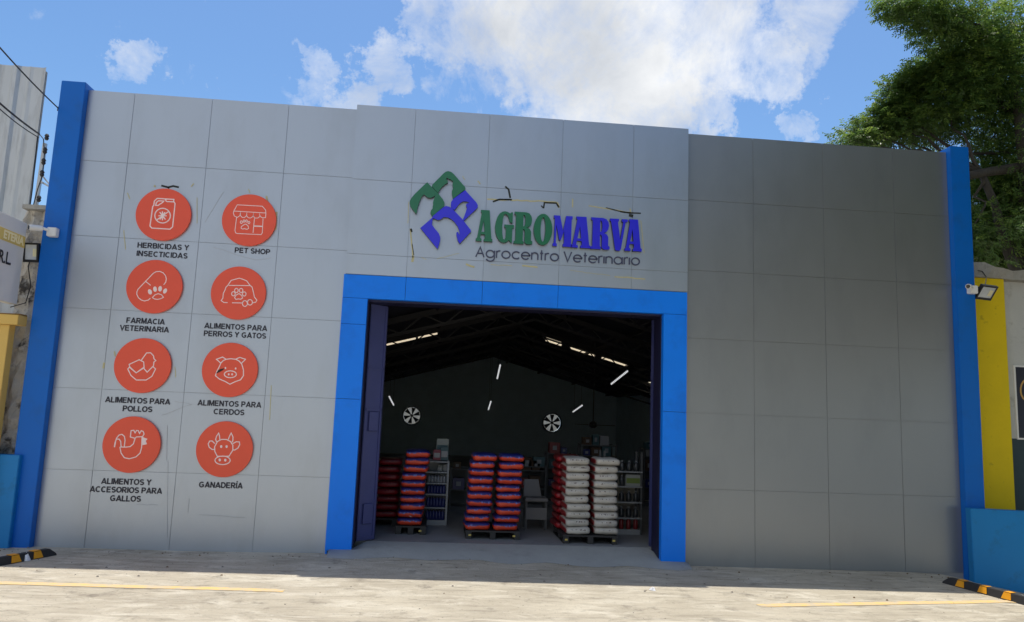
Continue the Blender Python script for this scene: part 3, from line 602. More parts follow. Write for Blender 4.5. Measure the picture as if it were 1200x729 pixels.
p0 = onY(*zz(365, 387), Ys); sgn = thing('raised_sign', 'large raised slab letters reading AGROMARVA, green then blue, above the door', 'sign', (p0.x, YC, p0.z))
for i, (ch, x0, x1, yt, yb) in enumerate(spec):
    bl = onY(*zz(x0, yb-1.5), Ys); br = onY(*zz(x1, yb+1.5), Ys); tl_ = onY(*zz((x0+x1)/2, yt), Ys); zb = (bl.z+br.z)/2
    ws = br.x-bl.x; hs_ = tl_.z-zb
    solid('letter', [[(bl.x+u*ws, zb+v*hs_) for u, v in lp] for lp in LET[ch]], .055, YC-.004, ['sign_green' if i < 4 else 'sign_blue', 'sign_edge'], sgn)
# tagline, thin round-stroke letters
def arc(cx, cy_, r, a0, a1, n=14): return [(cx+r*math.cos(math.radians(a0+(a1-a0)*i/n)), cy_+r*math.sin(math.radians(a0+(a1-a0)*i/n))) for i in range(n+1)]
X = .72
GL = {'A': ([[(0,0),(.36,1),(.72,0)], [(.14,.36),(.58,.36)]], .72), 'V': ([[(0,1),(.34,0),(.68,1)]], .68), 'o': ([arc(.37,.36,.36,0,360,24)], .74),
 'g': ([arc(.36,.36,.36,0,360,24), [(.74,X),(.74,.0)]+arc(.37,-.02,.37,0,-155)], .74), 'r': ([[(0,0),(0,X)], arc(.26,.46,.26,180,75,8)], .28), 'c': ([arc(.36,.36,.36,42,318,20)], .64),
 'e': ([[(0,.37),(.73,.37)]+arc(.365,.36,.36,0,318,24)], .73), 'n': ([[(0,0),(0,X)], arc(.28,.44,.28,180,0,12)+[(.56,0)]], .56), 't': ([[(.13,0),(.13,1)], [(0,.70),(.28,.70)]], .28), 'i': ([[(0,0),(0,X)]], 0.0), 'a': ([arc(.36,.36,.36,0,360,24), [(.74,X),(.74,0)]], .74)}
Yt = YC-.004; pl = onY(557.6, 300.9, Yt); pr_ = onY(749.2, 310.8, Yt)
tg = thing('tagline_sign', 'thin grey lettering reading Agrocentro Veterinario under the big letters', 'sign', (pl.x, YC, pl.z))
txt = 'Agrocentro Veterinario'; pos = []; xx = 0
for ch in txt:
    if ch == ' ': xx += .30; continue
    pos.append((ch, xx)); xx += GL[ch][1]+.19
wt = xx-.19; sx_ = (pr_.x-pl.x)/wt; szv = 0.162
for ch, x0 in pos:
    mb = MB(); zb = pl.z+(pr_.z-pl.z)*x0/wt
    for st in GL[ch][0]: mb.ribbon([(pl.x+(x0+u)*sx_, zb+v*szv) for u, v in st], .021, Yt, .014)
    mb.build('letter', 'tag_grey', tg)
# emblem of four interlocking cut-outs
eq = lambda l: [(lambda p: (p.x, p.z))(onY(470+x/6.63, 190+y/6.63, YC-.03)) for x, y in l]
pieces = [
 ('sign_green', [(203,160),(232,190),(250,208),(284,243),(300,262),(325,293),(337,318),(335,345),(243,425),(228,400),(232,378),(245,365),(245,350),(250,335),(248,318),(256,290),(265,262),(250,274),(232,282),(208,279),(190,265),(178,255),(166,265),(156,282),(148,300),(132,345),(118,407),(98,382),(76,352),(67,325),(68,305),(82,280),(110,248),(160,200)]),
 ('sign_green', [(345,80),(365,74),(385,79),(405,92),(497,198),(500,208),(496,217),(402,290),(400,268),(394,248),(394,228),(405,205),(400,188),(400,170),(404,150),(390,146),(385,135),(372,138),(366,128),(352,128),(352,140),(364,150),(364,162),(340,178),(315,200),(300,220),(288,243),(265,220),(240,192),(242,180),(330,92)]),
 ('sign_blue', [(498,222),(585,318),(596,338),(594,355),(585,367),(483,462),(479,450),(492,420),(503,390),(512,360),(503,340),(510,326),(530,320),(508,309),(480,309),(455,325),(435,350),(417,374),(400,370),(389,357),(386,340),(388,315),(405,290)]),
 ('sign_blue', [(150,515),(240,438),(250,420),(330,353),(350,345),(375,350),(398,366),(470,440),(541,530),(543,543),(455,637),(440,612),(430,572),(430,550),(444,545),(448,560),(456,567),(452,535),(440,503),(415,468),(390,446),(362,433),(332,431),(305,450),(285,454),(262,443),(246,440),(243,462),(240,490),(265,523),(293,556),(304,585),(303,610),(296,640),(283,678)]),
]
pe = onY(521, 245, YC-.03); em = thing('emblem', 'diamond emblem of four green and blue cut-out shapes beside the big letters', 'sign', (pe.x, YC, pe.z))
for mname, l in pieces: solid('emblem_piece', [eq(l)], .055, YC-.004, [mname, 'sign_edge'], em)

# ------------------------------------------------------------------ the eight red service discs and their captions
ICW = 0.016
def disc(cx, cy_, ox, oy, strokes, fills, label, wid=ICW):
    Yd = -.045; c = onY(cx, cy_, Yd); R_ = 0.4235
    t = thing('service_disc', label, 'sign', (c.x, 0, c.z), None)
    d = MB(); d.lathe([(R_*.995, .001), (R_, .005), (R_, .042), (R_-.004, .046)], (c.x, 0, c.z), 64, axis='Y')
    dk = d.build('disc', 'disc_red', t); 
    mb = MB(); q = lambda x, y: (lambda p: (p.x, p.z))(onY(ox+x/10.41, oy+y/10.41, -.047))
    for st in strokes:
        cl = st[0] == 'C'; pts = st[1:] if cl else st
        mb.ribbon([q(*p) for p in pts], wid, -.0462, .002, closed=cl)
    for fl in fills:
        pts = [q(*p) for p in fl]; k = len(pts); mb.add([(x, -.0462, z) for x, z in pts]+[(x, -.0485, z) for x, z in pts], [tuple(range(k)), tuple(range(2*k-1, k-1, -1))]+[(i, (i+1) % k, k+(i+1) % k, k+i) for i in range(k)])
    mb.build('icon', 'icon_white', dk)
    return t
el = lambda x, y, rx, ry, n=20, rot=0: [(x+rx*math.cos(6.28318*k/n)*math.cos(rot)-ry*math.sin(6.28318*k/n)*math.sin(rot), y+rx*math.cos(6.28318*k/n)*math.sin(rot)+ry*math.sin(6.28318*k/n)*math.cos(rot)) for k in range(n)]
C = lambda l: ['C']+list(l)
def ear(x0, y0, x1, y1, w): return None
# jerrican
bugx, bugy = 368, 395
disc(191.4, 251.2, 155, 215, [C([(250,280),(262,270),(270,215),(305,182),(405,190),(412,215),(425,222),(508,225),(522,245),(520,270),(492,530),(460,558),(240,545),(216,520)]), [(405,205),(415,190),(508,195),(505,222)], C([(285,268),(295,232),(320,212),(385,215),(370,232),(315,268)]), C(el(370,393,95,90)), [(300,445),(440,345)],
   [(368,340),(368,450)], [(320,395),(420,395)], [(335,350),(405,440)], [(400,350),(335,440)]], [el(368,398,18,32)], 'red disc with a white jerrican and crossed-out bug line drawing')
disc(291.9, 257.8, 255, 222, [C([(240,188),(545,205),(585,250),(590,290),(585,345),(545,345),(520,330),(510,290),(515,330),(490,350),(455,350),(435,325),(440,285),(432,330),(400,350),(375,345),(355,325),(358,280),(350,325),(325,345),(300,340),(278,320),(280,270),(272,320),(240,342),(205,325),(192,290),(200,260)]), [(195,264),(590,288)], [(232,340),(212,500),(220,530),(240,538),(530,552),(545,530),(555,355)], [(450,355),(432,530)], [(445,448),(545,452)],
   C([(330,425),(350,425),(375,450),(378,475),(360,488),(330,478),(305,485),(288,475),(290,455)]), C(el(290,400,13,16,10)), C(el(322,386,11,14,10)), C(el(352,386,11,14,10)), C(el(382,404,12,15,10))], [[(445,440),(545,444),(545,458),(445,454)]], 'red disc with a white pet shop front line drawing', .010)
disc(180.8, 335.7, 145, 300, [[(325,515),(300,538),(255,549),(215,538),(180,510),(160,470),(160,440),(175,405),(360,212),(395,192),(440,188),(480,205),(510,240),(520,280),(512,320),(487,352)], [(270,312),(328,358)], C([(350,508),(380,475),(420,460),(460,472),(485,505),(450,522),(410,530),(375,524)])], [el(320,438,24,34,14,-.35), el(382,405,23,33,14,-.1), el(444,400,23,34,14,.15), el(504,427,22,34,14,.5)], 'red disc with a white capsule and paw print line drawing', .012)
disc(279.4, 343.2, 243, 308, [[(248,486),(200,484),(168,460),(190,430),(195,370),(215,335),(225,300),(250,275),(290,215),(350,198),(390,188),(430,200),(480,220),(520,275),(545,295),(560,350),(575,420),(605,455),(590,480),(555,488)], [(262,276),(520,278)], [(302,488),(428,490)], C(el(458,497,30,36,14)), C(el(520,482,30,34,14)),
   C([(385,375),(420,400),(430,430),(405,445),(380,440),(350,447),(332,425),(350,395)]), C(el(318,378,22,26,12)), C(el(355,338,22,26,12)), C(el(412,338,22,26,12)), C(el(450,380,22,26,12))], [], 'red disc with a white pet food bowl line drawing', .012)
disc(167, 428.3, 130, 393, [[(372,302),(435,215),(485,213),(520,250),(525,285),(548,308),(525,325),(518,375)], C([(222,355),(345,298),(400,325),(405,395),(308,458),(232,395)]), [(205,410),(230,385),(308,458),(395,395),(442,450),(512,380),(545,410),(500,500),(430,545),(310,545),(245,490),(205,410)]], [], 'red disc with a white chick hatching from an egg line drawing', .014)
dp = disc(269.4, 433.4, 232, 398, [C([(280,285),(310,255),(345,240),(400,233),(460,240),(500,260),(535,300),(555,370),(555,440),(520,490),(450,515),(390,545),(340,515),(260,480),(212,440),(230,390),(265,320)]), [(280,288),(225,240),(300,213),(345,240)], [(460,240),(510,217),(580,240),(530,290)], C(el(395,423,74,42)), ], [el(335,347,10,14,8), el(460,352,10,14,8), el(375,424,11,13,8), el(417,424,11,13,8)], 'red disc with a white pig head and a black smear', .014)
mb = MB(); q = [onY(232+x/10.41, 398+y/10.41, -.05) for x, y in ((218,415),(245,375),(275,358),(325,350),(300,375),(265,395))]
mb.add([(p.x, -.0487, p.z) for p in q]+[(p.x, -.050, p.z) for p in q], [tuple(range(6)), tuple(range(11, 5, -1))]+[(i, (i+1) % 6, 6+(i+1) % 6, 6+i) for i in range(6)]); mb.build('smear', 'torn_black', dp)
disc(154, 521, 117, 486, [[(178,395),(190,330),(205,285),(235,248),(270,240),(300,265),(308,310),(298,390)], [(200,298),(235,298),(255,325),(260,395)], [(245,395),(320,395),(370,390),(410,355),(430,290),(445,272),(515,268)], [(515,268),(510,400),(490,470),(440,515),(360,538),(300,525),(260,470),(245,395)], [(430,288),(372,272),(382,195),(415,190),(430,222),(448,192),(470,195),(485,230),(505,195),(530,205),(540,235),(525,262),(515,268)]], [[(515,270),(582,295),(560,320),(575,360),(520,372)], [(170,395),(182,330),(198,330),(186,398)]], 'red disc with a white rooster line drawing', .014)
disc(263, 526.4, 226, 491, [C(el(378,360,112,108,24)[:0] or [(298,455),(268,395),(265,340),(300,275),(350,250),(410,250),(460,275),(488,320),(488,380),(440,455)]), C(el(363,505,93,52)), [(330,258),(325,205),(315,172),(290,210),(278,250),(290,280)], [(432,250),(450,205),(468,172),(490,220),(488,260),(480,285)], [(268,300),(235,268),(205,270),(187,305),(200,345),(235,372),(262,372)], [(488,300),(530,278),(568,280),(572,315),(550,355),(510,380),(488,378)]], [el(346,337,14,18,10), el(412,337,14,18,10), el(328,500,15,18,10), el(396,502,15,18,10)], 'red disc with a white cow head line drawing', .014)
def A_(cx, cz, rx, rz, a0, a1, n=10): return [(cx+rx*math.cos(math.radians(a0+(a1-a0)*i/n)), cz+rz*math.sin(math.radians(a0+(a1-a0)*i/n))) for i in range(n+1)]
h_ = .08   # half stroke, cap height 1
CG = {'A': ([[(.05,0),(.38,.93),(.42,.93),(.75,0)], [(.18,.27),(.62,.27)]], .80), 'C': ([A_(.42,.5,.34,.42,48,312,14)], .80), 'D': ([[(h_,.08),(h_,.92),(.34,.92)]+A_(.34,.5,.34,.42,80,-80,10)+[(.34,.08),(h_,.08)]], .76),
 'E': ([[(.62,.92),(h_,.92),(h_,.08),(.64,.08)], [(h_,.52),(.58,.52)]], .68), 'F': ([[(.60,.92),(h_,.92),(h_,0)], [(h_,.5),(.52,.5)]], .62), 'G': ([A_(.43,.5,.35,.42,48,300,14)+[(.70,.17),(.70,.45),(.44,.45)]], .86),
 'H': ([[(h_,0),(h_,1)], [(.64,0),(.64,1)], [(h_,.52),(.64,.52)]], .74), 'I': ([[(h_,0),(h_,1)]], .17), 'L': ([[(h_,1),(h_,.08),(.58,.08)]], .60), 'M': ([[(h_,0),(h_,.93),(.12,.93),(.41,.12),(.70,.93),(.74,.93),(.74,0)]], .84),
 'N': ([[(h_,0),(h_,.92),(.12,.92),(.60,.08),(.64,.08),(.64,1)]], .74), 'O': ([A_(.42,.5,.35,.42,0,360,22)], .84), 'P': ([[(h_,0),(h_,.92),(.36,.92)]+A_(.36,.685,.235,.235,80,-80,8)+[(.36,.45),(h_,.45)]], .68),
 'R': ([[(h_,0),(h_,.92),(.40,.92)]+A_(.40,.70,.22,.22,80,-80,8)+[(.40,.48),(h_,.48)], [(.36,.46),(.66,0)]], .74), 'S': ([A_(.34,.71,.25,.21,25,255,10)+A_(.34,.29,.26,.21,75,-150,10)], .68),
 'T': ([[(0,.92),(.62,.92)], [(.31,.9),(.31,0)]], .64), 'V': ([[(.04,1),(.36,.07),(.68,1)]], .72), 'Y': ([[(.04,1),(.35,.48),(.66,1)], [(.35,.5),(.35,0)]], .72), 'B': ([[(h_,.08),(h_,.92),(.38,.92)]+A_(.38,.72,.2,.2,80,-80,8)+[(.38,.52),(h_,.52)], [(.38,.52)]+A_(.40,.30,.22,.22,80,-80,8)+[(.38,.08),(h_,.08)]], .70)}
CG['Í'] = (CG['I'][0]+[[(.06,1.1),(.2,1.27)]], .17)
caps = [([('HERBICIDAS Y', 191.5, 288.8, 60.5), ('INSECTICIDAS', 190.2, 298.4, 59.8)], 'jerrican'), ([('PET SHOP', 296, 294.2, 41.5)], 'shop front'), ([('FARMACIA', 170.8, 376.3, 45), ('VETERINARIA', 169.5, 385.3, 57.5)], 'capsule and paw'), ([('ALIMENTOS PARA', 276.6, 383.2, 73.5), ('PERROS Y GATOS', 275.6, 392.2, 73)], 'food bowl'),
        ([('ALIMENTOS PARA', 161.7, 469.5, 76), ('POLLOS', 161.3, 479.2, 34.5)], 'hatching chick'), ([('ALIMENTOS PARA', 269.2, 473.2, 74.5), ('CERDOS', 268.5, 482.8, 36)], 'pig head'), ([('ALIMENTOS Y', 148.3, 564.5, 58.5), ('ACCESORIOS PARA', 147.9, 574.2, 84.5), ('GALLOS', 147.2, 584.2, 36)], 'rooster'), ([('GANADERÍA', 258.9, 568.5, 51)], 'cow head')]
for lines, what in caps:
    p = onY(lines[0][1], lines[0][2], 0); t = thing('caption', 'black wall caption reading %s under the %s disc' % (' '.join(l[0] for l in lines), what), 'lettering', (p.x, 0, p.z))
    for s, px, py, wpx in lines:
        c = onY(px, py, 0); wid = onY(px+wpx/2, py, 0).x-onY(px-wpx/2, py, 0).x
        xx = 0; lay = []
        for ch_ in s:
            if ch_ == ' ': xx += .34; continue
            lay.append((ch_, xx)); xx += CG[ch_][1]+.10
        k = wid/(xx-.10); kz = .0845; mb = MB()
        for ch_, x0 in lay:
            for st in CG[ch_][0]: mb.ribbon([(c.x-wid/2+(x0+u)*k, c.z+(v-.5)*kz) for u, v in st],   .0185, -.0045, .002)
        mb.build('text_line', 'caption_black', t)

# ------------------------------------------------------------------ feed bags on pallets
def bag_mesh(name, m, a=.214, b=.33, c=.067, seed=0):
    r = np.random.default_rng(seed); nu, nv = 28, 12; vs = []; fs = []
    ph = r.uniform(0, 6.28, 6)
    sg = lambda v, e: math.copysign(abs(v)**e, v)
    for j in range(nv+1):
        t = -math.pi/2+math.pi*j/nv
        for i in range(nu):
            u = 6.28318*i/nu; x = a*sg(math.cos(t), .32)*sg(math.cos(u), .30); y = b*sg(math.cos(t), .32)*sg(math.sin(u), .30); z = c*sg(math.sin(t), .6)
            e = max(abs(x)/a, abs(y)/b); z *= 1.0-.18*e**6
            z += .006*math.sin(9*x+ph[0])*math.cos(7*y+ph[1])+.004*math.sin(23*x+ph[2]); y += .008*math.sin(14*x+ph[3])+.006*math.sin(30*z+ph[4]); x += .006*math.sin(11*y+ph[5])
            vs.append((x, y, z))
    for j in range(nv):
        for i in range(nu): fs.append((j*nu+i, j*nu+(i+1) % nu, (j+1)*nu+(i+1) % nu, (j+1)*nu+i))
    mb = MB(); mb.add(vs, fs); o = mb.build(name, m, smooth=True); return o
ordn = ['bottom', 'second', 'third', 'fourth', 'fifth', 'sixth', 'seventh', 'eighth', 'ninth', 'top']
protos = {m: [bag_mesh('feed_bag', m, seed=s) for s in (1, 2, 3)] for m in ('bag_red', 'bag_cream', 'bag_crimson')}
used = set()
def stack(m, x, y, z0, n, desc, colour, dh=.127, jit=.017, drift=None):
    for k in range(n):
        s = random.randrange(3); pr0 = protos[m][s]
        nm = ordn[k] if k < n-1 else 'top'
        lb = '%s feed bag, %s %s' % (colour, nm if nm in ('bottom', 'top') else nm+' up', desc)
        dx = random.uniform(-jit, jit)+(drift(k) if drift else 0); loc = (x+dx, y+random.uniform(-jit, jit), z0+dh*(k+.5)); rz = random.uniform(-.045, .045)
        if (m, s) not in used:
            used.add((m, s)); o = pr0; o.location = loc; o.rotation_euler.z = rz; tag(o, lb, 'bag', 'feed bags stacked on pallets')
        else:
            o = dup(pr0, loc, lb, 'feed bags stacked on pallets', rz); o['category'] = 'bag'
        o.scale = (1, 1, 1.0)
def pallet(x0, x1, y0, y1, label, tags):
    t = thing('pallet', label, 'pallet', ((x0+x1)/2, (y0+y1)/2, FL), 'black pallets under the bags')
    mb = MB()
    for i in range(7):
        yy = y0+(y1-y0)*(i+.02)/7; mb.box((x0, yy, FL+.115), (x1, yy+(y1-y0)/8, FL+.14))
    mb.build('deck', 'pallet_black', t)
    for xx in (x0, (x0+x1)/2-.05, x1-.1):
        mb = MB()
        for yy in (y0, (y0+y1)/2-.05, y1-.1): mb.box((xx+.004, yy+.004, FL+.015), (xx+.096, yy+.096, FL+.11))
        mb.box((xx+.002, y0+.002, FL+.001), (xx+.098, y1-.002, FL+.02)); mb.box((xx+.002, y0+.002, FL+.105), (xx+.098, y1-.002, FL+.1149))
        mb.build('runner', 'pallet_black', t)
    for xx in tags: mb = MB(); mb.box((xx, y0-.004, FL+.05), (xx+.045, y0+.0015, FL+.078)); mb.build('tag', 'pallet_tag', t)
# positions from where each stack stands on the floor
def fx(px, py): return onZ(px, py, FL)
H0 = FL+.14
a = fx(662, 634); b = fx(724, 637.5); yc = .62; xa, xb = onY(660, 630, yc).x, onY(724, 632, yc).x
pallet(xa, xb, yc, yc+1.15, 'black pallet under the cream bags', (xa+.03, xb-.09))
wb = (xb-xa)/2
k1 = xa+.235; k2 = xb-.195
stack('bag_cream', k1, yc+.34, H0, 10, 'in the cream stack nearer the red bags', 'cream'); stack('bag_cream', k2, yc+.34, H0, 10, 'in the cream stack nearer the jamb', 'cream')
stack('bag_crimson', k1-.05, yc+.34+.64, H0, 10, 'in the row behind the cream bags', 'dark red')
xa2, xb2 = onY(545.5, 626, .85).x, onY(609, 630, .85).x
pallet(xa2, xb2, .85, .85+1.1, 'black pallet under the twin red stacks in mid doorway', (xa2+.05, xb2-.12))
dr = lambda k: .005*(k-4)
stack('bag_red', xa2+.215, .85+.33, H0, 10, 'in the left one of the twin red stacks', 'red and blue', drift=lambda k: .008*(k-3)); stack('bag_red', xb2-.21, .85+.33, H0, 10, 'in the right one of the twin red stacks', 'red and blue', drift=lambda k: .006*(k-3))
xa3, xb3 = onY(464.5, 622, 1.15).x, onY(497.5, 624, 1.15).x
pallet(xa3-.02, xb3+.02, 1.15, 2.2, 'black pallet under the single red stack by the white shelf', (xb3-.1,))
stack('bag_red', (xa3+xb3)/2, 1.15+.33, H0, 10, 'in the red stack beside the white shelf', 'red and blue', drift=lambda k: .007*(k-4))
xa4, xb4 = onY(437, 618, 2.0).x, onY(463, 618, 2.0).x
pallet(xa4-.45, xb4+.03, 2.0, 3.0, 'black pallet under the shaded red stack behind the door leaf', ())
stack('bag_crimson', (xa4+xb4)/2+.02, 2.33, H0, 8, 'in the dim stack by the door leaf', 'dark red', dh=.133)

# ------------------------------------------------------------------ shelves and goods
def shelf(name, label, x0, x1, y0, y1, zt, boards, m, back=True, pm=None):
    t = thing('shelving_unit', label, 'shelf', ((x0+x1)/2, (y0+y1)/2, FL))
    for xx in (x0, x1-.035):
        for yy in (y0, y1-.035): mb = MB(); mb.box((xx, yy, FL), (xx+.035, yy+.035, zt)); mb.build('post', pm or m, t)
    for zb in boards: mb = MB(); mb.box((x0+.001, y0-.012, zb-.022), (x1-.001, y1-.037, zb)); mb.build('shelf_board', m, t)
    mb = MB(); mb.box((x0+.002, y0+.005, FL), (x1-.002, y1-.04, FL+.09)); mb.build('plinth', m, t)
    if back: mb = MB(); mb.box((x0+.036, y1-.02, FL+.1), (x1-.036, y1-.01, zt)); mb.build('back_panel', 'shelf_dark' if m == 'shelf_dark' else m, t)
    return t
def bottle_proto(name, m, r, h, cap):
    t = thing(name, 'x', 'bottle'); mb = MB(); mb.lathe([(r*.9, 0), (r, .01), (r, h*.68), (r*.45, h*.82), (r*.4, h*.9)], (0, 0, 0), 12); mb.build('body', m, t, smooth=True)
    mb = MB(); mb.lathe([(r*.48, h*.9), (r*.48, h)], (0, 0, 0), 10); mb.build('cap', cap, t); return t
class Goods:
    def __init__(s, t): s.t = t; s.first = True
    def put(s, loc, label, group, cat='bottle'):
        if s.first: s.first = False; s.t.location = loc; tag(s.t, label, cat, group); return s.t
        o = dup(s.t, loc, label, group); o['category'] = cat; return o
YS = 2.3
sx0, sx1 = onY(499, 600, YS).x, onY(524, 560, YS).x+.03
bz = [onY(512, y, YS).z for y in (540.5, 553, 566, 579, 594.6)]
shelf('s', 'white metal shelf with bottles behind the single red stack', sx0-.35, sx1, YS, YS+.45, bz[0]+.01, bz, 'shelf_white')
gb = Goods(bottle_proto('bottle', 'jar_blue', .036, .19, 'jar_dark')); gw = Goods(bottle_proto('bottle', 'jar_white', .03, .14, 'jar_blue'))
for zi, zb in enumerate([bz[2], bz[3], bz[4], FL+.09]):
    for i in range(6):
        xx = sx0+.03+i*(sx1-sx0-.1)/5.2
        if zi == 0: gw.put((xx, YS+.07, zb+.001), 'small pale bottle on the upper boards of the white shelf', 'pale bottles on the white shelf')
        else: gb.put((xx, YS+.07, zb+.001), 'dark blue bottle on the lower boards of the white shelf', 'dark bottles on the white shelf')
def card(name, label, cat, x0, x1, z0, z1, y, d, m, lid=None):
    t = thing(name, label, cat, ((x0+x1)/2, y, z0)); mb = MB(); mb.box((x0, y, z0), (x1, y+d, z1)); mb.build('body', m, t, bevel=.006)
    mb = MB(); mb.box((x0+.012, y-.003, z0+(z1-z0)*.25), (x1-.012, y-.0005, z0+(z1-z0)*.7)); mb.build('label', lid or 'jar_white', t); return t
xm = (sx0+sx1)/2
for i, (u0, u1, zb, h, m) in enumerate(((.45, .68, bz[1], .12, 'carton'), (.72, .95, bz[1], .13, 'jar_white'), (.55, .95, bz[2], .15, 'carton'))):
    card('carton', ('pale carton on the second board of the white shelf', 'whitish tub-sized carton at the end of the second board of the white shelf', 'wide pale carton on the third board of the white shelf')[i], 'box', sx0+(sx1-sx0)*u0, sx0+(sx1-sx0)*u1, zb+.001 if i < 2 else bz[2]+.001+.0, zb+h, YS+.16, .2, m)
for (px0, px1, y0, m, l, lb) in ((508, 516, 527, 'card_pink', 'jar_white', 'pink toy pack standing on top of the white shelf'), (517, 525, 524, 'card_teal', 'jar_white', 'teal toy pack standing on top of the white shelf')):
    A = onY(px0, y0, YS+.1); B = onY(px1, 540, YS+.1); card('toy_pack', lb, 'pack', A.x, B.x, bz[0]+.012, A.z, YS+.1, .12, m, l)
A = onY(512, 514, YS+.3); B = onY(526, 514, YS+.3)
card('display_board', 'tall pale display board on top of the white shelf', 'board', A.x, B.x, bz[0]+.012, A.z, YS+.3, .03, 'carton', 'card_teal')
YS2 = 1.75
tx0, tx1 = onY(722, 590, YS2).x-.25, onY(752.5, 590, YS2).x
tz = [onY(739, y, YS2).z for y in (552.5, 570, 588.3, 606.8)]
shelf('s', 'shelf of dark jars between the cream bags and the blue jamb', tx0, tx1, YS2, YS2+.42, tz[0]+.35, tz, 'shelf_white', back=False, pm='shelf_dark')
gd = Goods(bottle_proto('jar', 'jar_dark', .05, .19, 'jar_white')); gr = Goods(bottle_proto('bottle', 'jar_red', .042, .22, 'jar_dark'))
for zi, zb in enumerate(tz+[FL+.09]):
    for i in range(5):
        xx = tx0+.10+i*(tx1-tx0-.2)/4
        if zi == 1 and i > 2: continue
        if zi == 4: gr.put((xx, YS2+.07, zb+.001), 'red bottle on the bottom board beside the cream bags', 'red bottles beside the cream bags')
        else: gd.put((xx, YS2+.08, zb+.001), 'dark jar with pale lid beside the cream bags', 'dark jars beside the cream bags', 'jar')
A = onY(733.5, 556, YS2+.03); B = onY(750.5, 569, YS2+.03)
card('carton', 'white carton with green print on the jar shelf', 'box', A.x, B.x, tz[1]+.001, A.z, YS2+.03, .25, 'carton', 'card_green')
# dim shelving deeper in the shop
for i, (p0, p1, yt, Yv, lb) in enumerate((((608, 640), 0, 545, 5.2, 'dark shelf of cartons behind the grey chair'), ((640, 668), 0, 530, 6.0, 'taller dark shelf of cartons half hidden behind the cream bags'), ((680, 722), 0, 520, 5.6, 'dark shelf rising just above the cream bags'), ((527, 548), 0, 548, 4.4, 'dark shelf in the aisle beside the white shelf'), ((754, 776), 0, 525, 6.2, 'dark shelf deep in the shop by the blue jamb'))):
    x0 = onY(p0[0], 570, Yv).x if isinstance(p0, tuple) else 0; x1 = onY(p0[1], 570, Yv).x; zt = onY(p0[0], yt, Yv).z
    bs = [FL+.45, FL+.85, FL+1.2]; bs = [z for z in bs if z < zt-.1]+[zt-.02]
    shelf('s', lb, x0, x1, Yv, Yv+.5, zt, bs, 'shelf_dark')
    n = 0
    for zb in bs:
        xx = x0+.06
        while xx < x1-.2:
            w = random.uniform(.14, .26); h = random.uniform(.14, .27); mb = MB(); mb.box((xx, Yv+.03, zb+.001), (xx+w, Yv+.3, zb+h))
            m = random.choice(['carton_brown', 'jar_blue', 'card_teal', 'carton_brown', 'jar_white', 'jar_red'])
            c_ = thing('carton', 'small packed carton on the '+lb.split(' half')[0], 'box', (xx+w/2, Yv+.1, zb), 'cartons on the '+lb.split(' half')[0]); mb.build('body', m, c_)
            mb = MB(); mb.box((xx+w*.3, Yv+.027, zb+h*.3), (xx+w*.7, Yv+.0295, zb+h*.7)); mb.build('label', 'jar_white', c_)
            xx += w+.03
# grey chair
Yk = 2.0; cx0, cx1 = onY(615, 600, Yk).x, onY(642, 600, Yk).x; zs = onY(628, 586, Yk).z; ztb = onY(628, 571, Yk).z; zc = onY(628, 609, Yk).z
ch = thing('chair', 'boxy grey chair between the red and the cream stacks', 'chair', ((cx0+cx1)/2, Yk+.25, FL))
mb = MB(); mb.box((cx0, Yk, zs-.03), (cx1, Yk+.45, zs+.03)); mb.build('seat', 'chair_grey', ch, bevel=.012)
mb = MB(); mb.hexa([(cx0+.01, Yk+.36, zs+.031), (cx1-.08, Yk+.36, zs+.031), (cx1-.08, Yk+.42, zs+.031), (cx0+.01, Yk+.42, zs+.031)], [(cx0+.03, Yk+.50, ztb+.10), (cx1-.13, Yk+.50, ztb+.10), (cx1-.13, Yk+.55, ztb+.10), (cx0+.03, Yk+.55, ztb+.10)]); mb.build('backrest', 'chair_grey', ch)
mb = MB(); mb.box((cx0+.02, Yk+.01, zc), (cx1-.02, Yk+.03, zs-.14)); mb.build('front_panel', 'chair_grey', ch)
for xx in (cx0+.01, cx1-.05):
    for yy in (Yk+.035, Yk+.38): mb = MB(); mb.box((xx, yy, FL), (xx+.04, yy+.04, zs-.032)); mb.build('leg', 'shelf_dark', ch)

mb = MB(); mb.box((-2, 30.0, -.3), (16, 30.2, 3.4)); tag(mb.build('fan_backing_wall', 'raw_concrete', loc=(7, 30, 0)), 'plain grey wall added behind the round rear fans to block the sky', 'wall')  # added outside, keeps the bright sky out of the fan openings
# ------------------------------------------------------------------ left neighbour
xl = onY(54, 80, .35).x; ztop = onY(30, 77, .35).z
nb = thing('metal_clad_building', 'weathered corrugated metal building front left of the shop', 'building', (xl-3, .35, 0))
mb = MB(); n = 150; pr = []
for i in range(n+1):
    x = xl-7.5+7.5*i/n; ph = (i % 10); d = .0 if ph in (0, 1) else (.018 if ph in (5,) else .03)
    pr.append((x, .35+d))
zb = 3.0
for i in range(n):
    (x0, y0), (x1, y1) = pr[i], pr[i+1]; mb.hexa([(x0, y0, zb), (x1, y1, zb), (x1, y1+.004, zb), (x0, y0+.004, zb)], [(x0, y0, ztop), (x1, y1, ztop), (x1, y1+.004, ztop), (x0, y0+.004, ztop)])
mb.build('corrugated_sheet', 'corrugated', nb)
mb = MB(); mb.box((xl-7.5, .40, -.3), (xl-1.5, 2.4, ztop-.04)); mb.box((xl-1.499, .40, -.3), (xl-.02, .45, ztop-.05)); mb.build('wall', 'raw_concrete', nb)
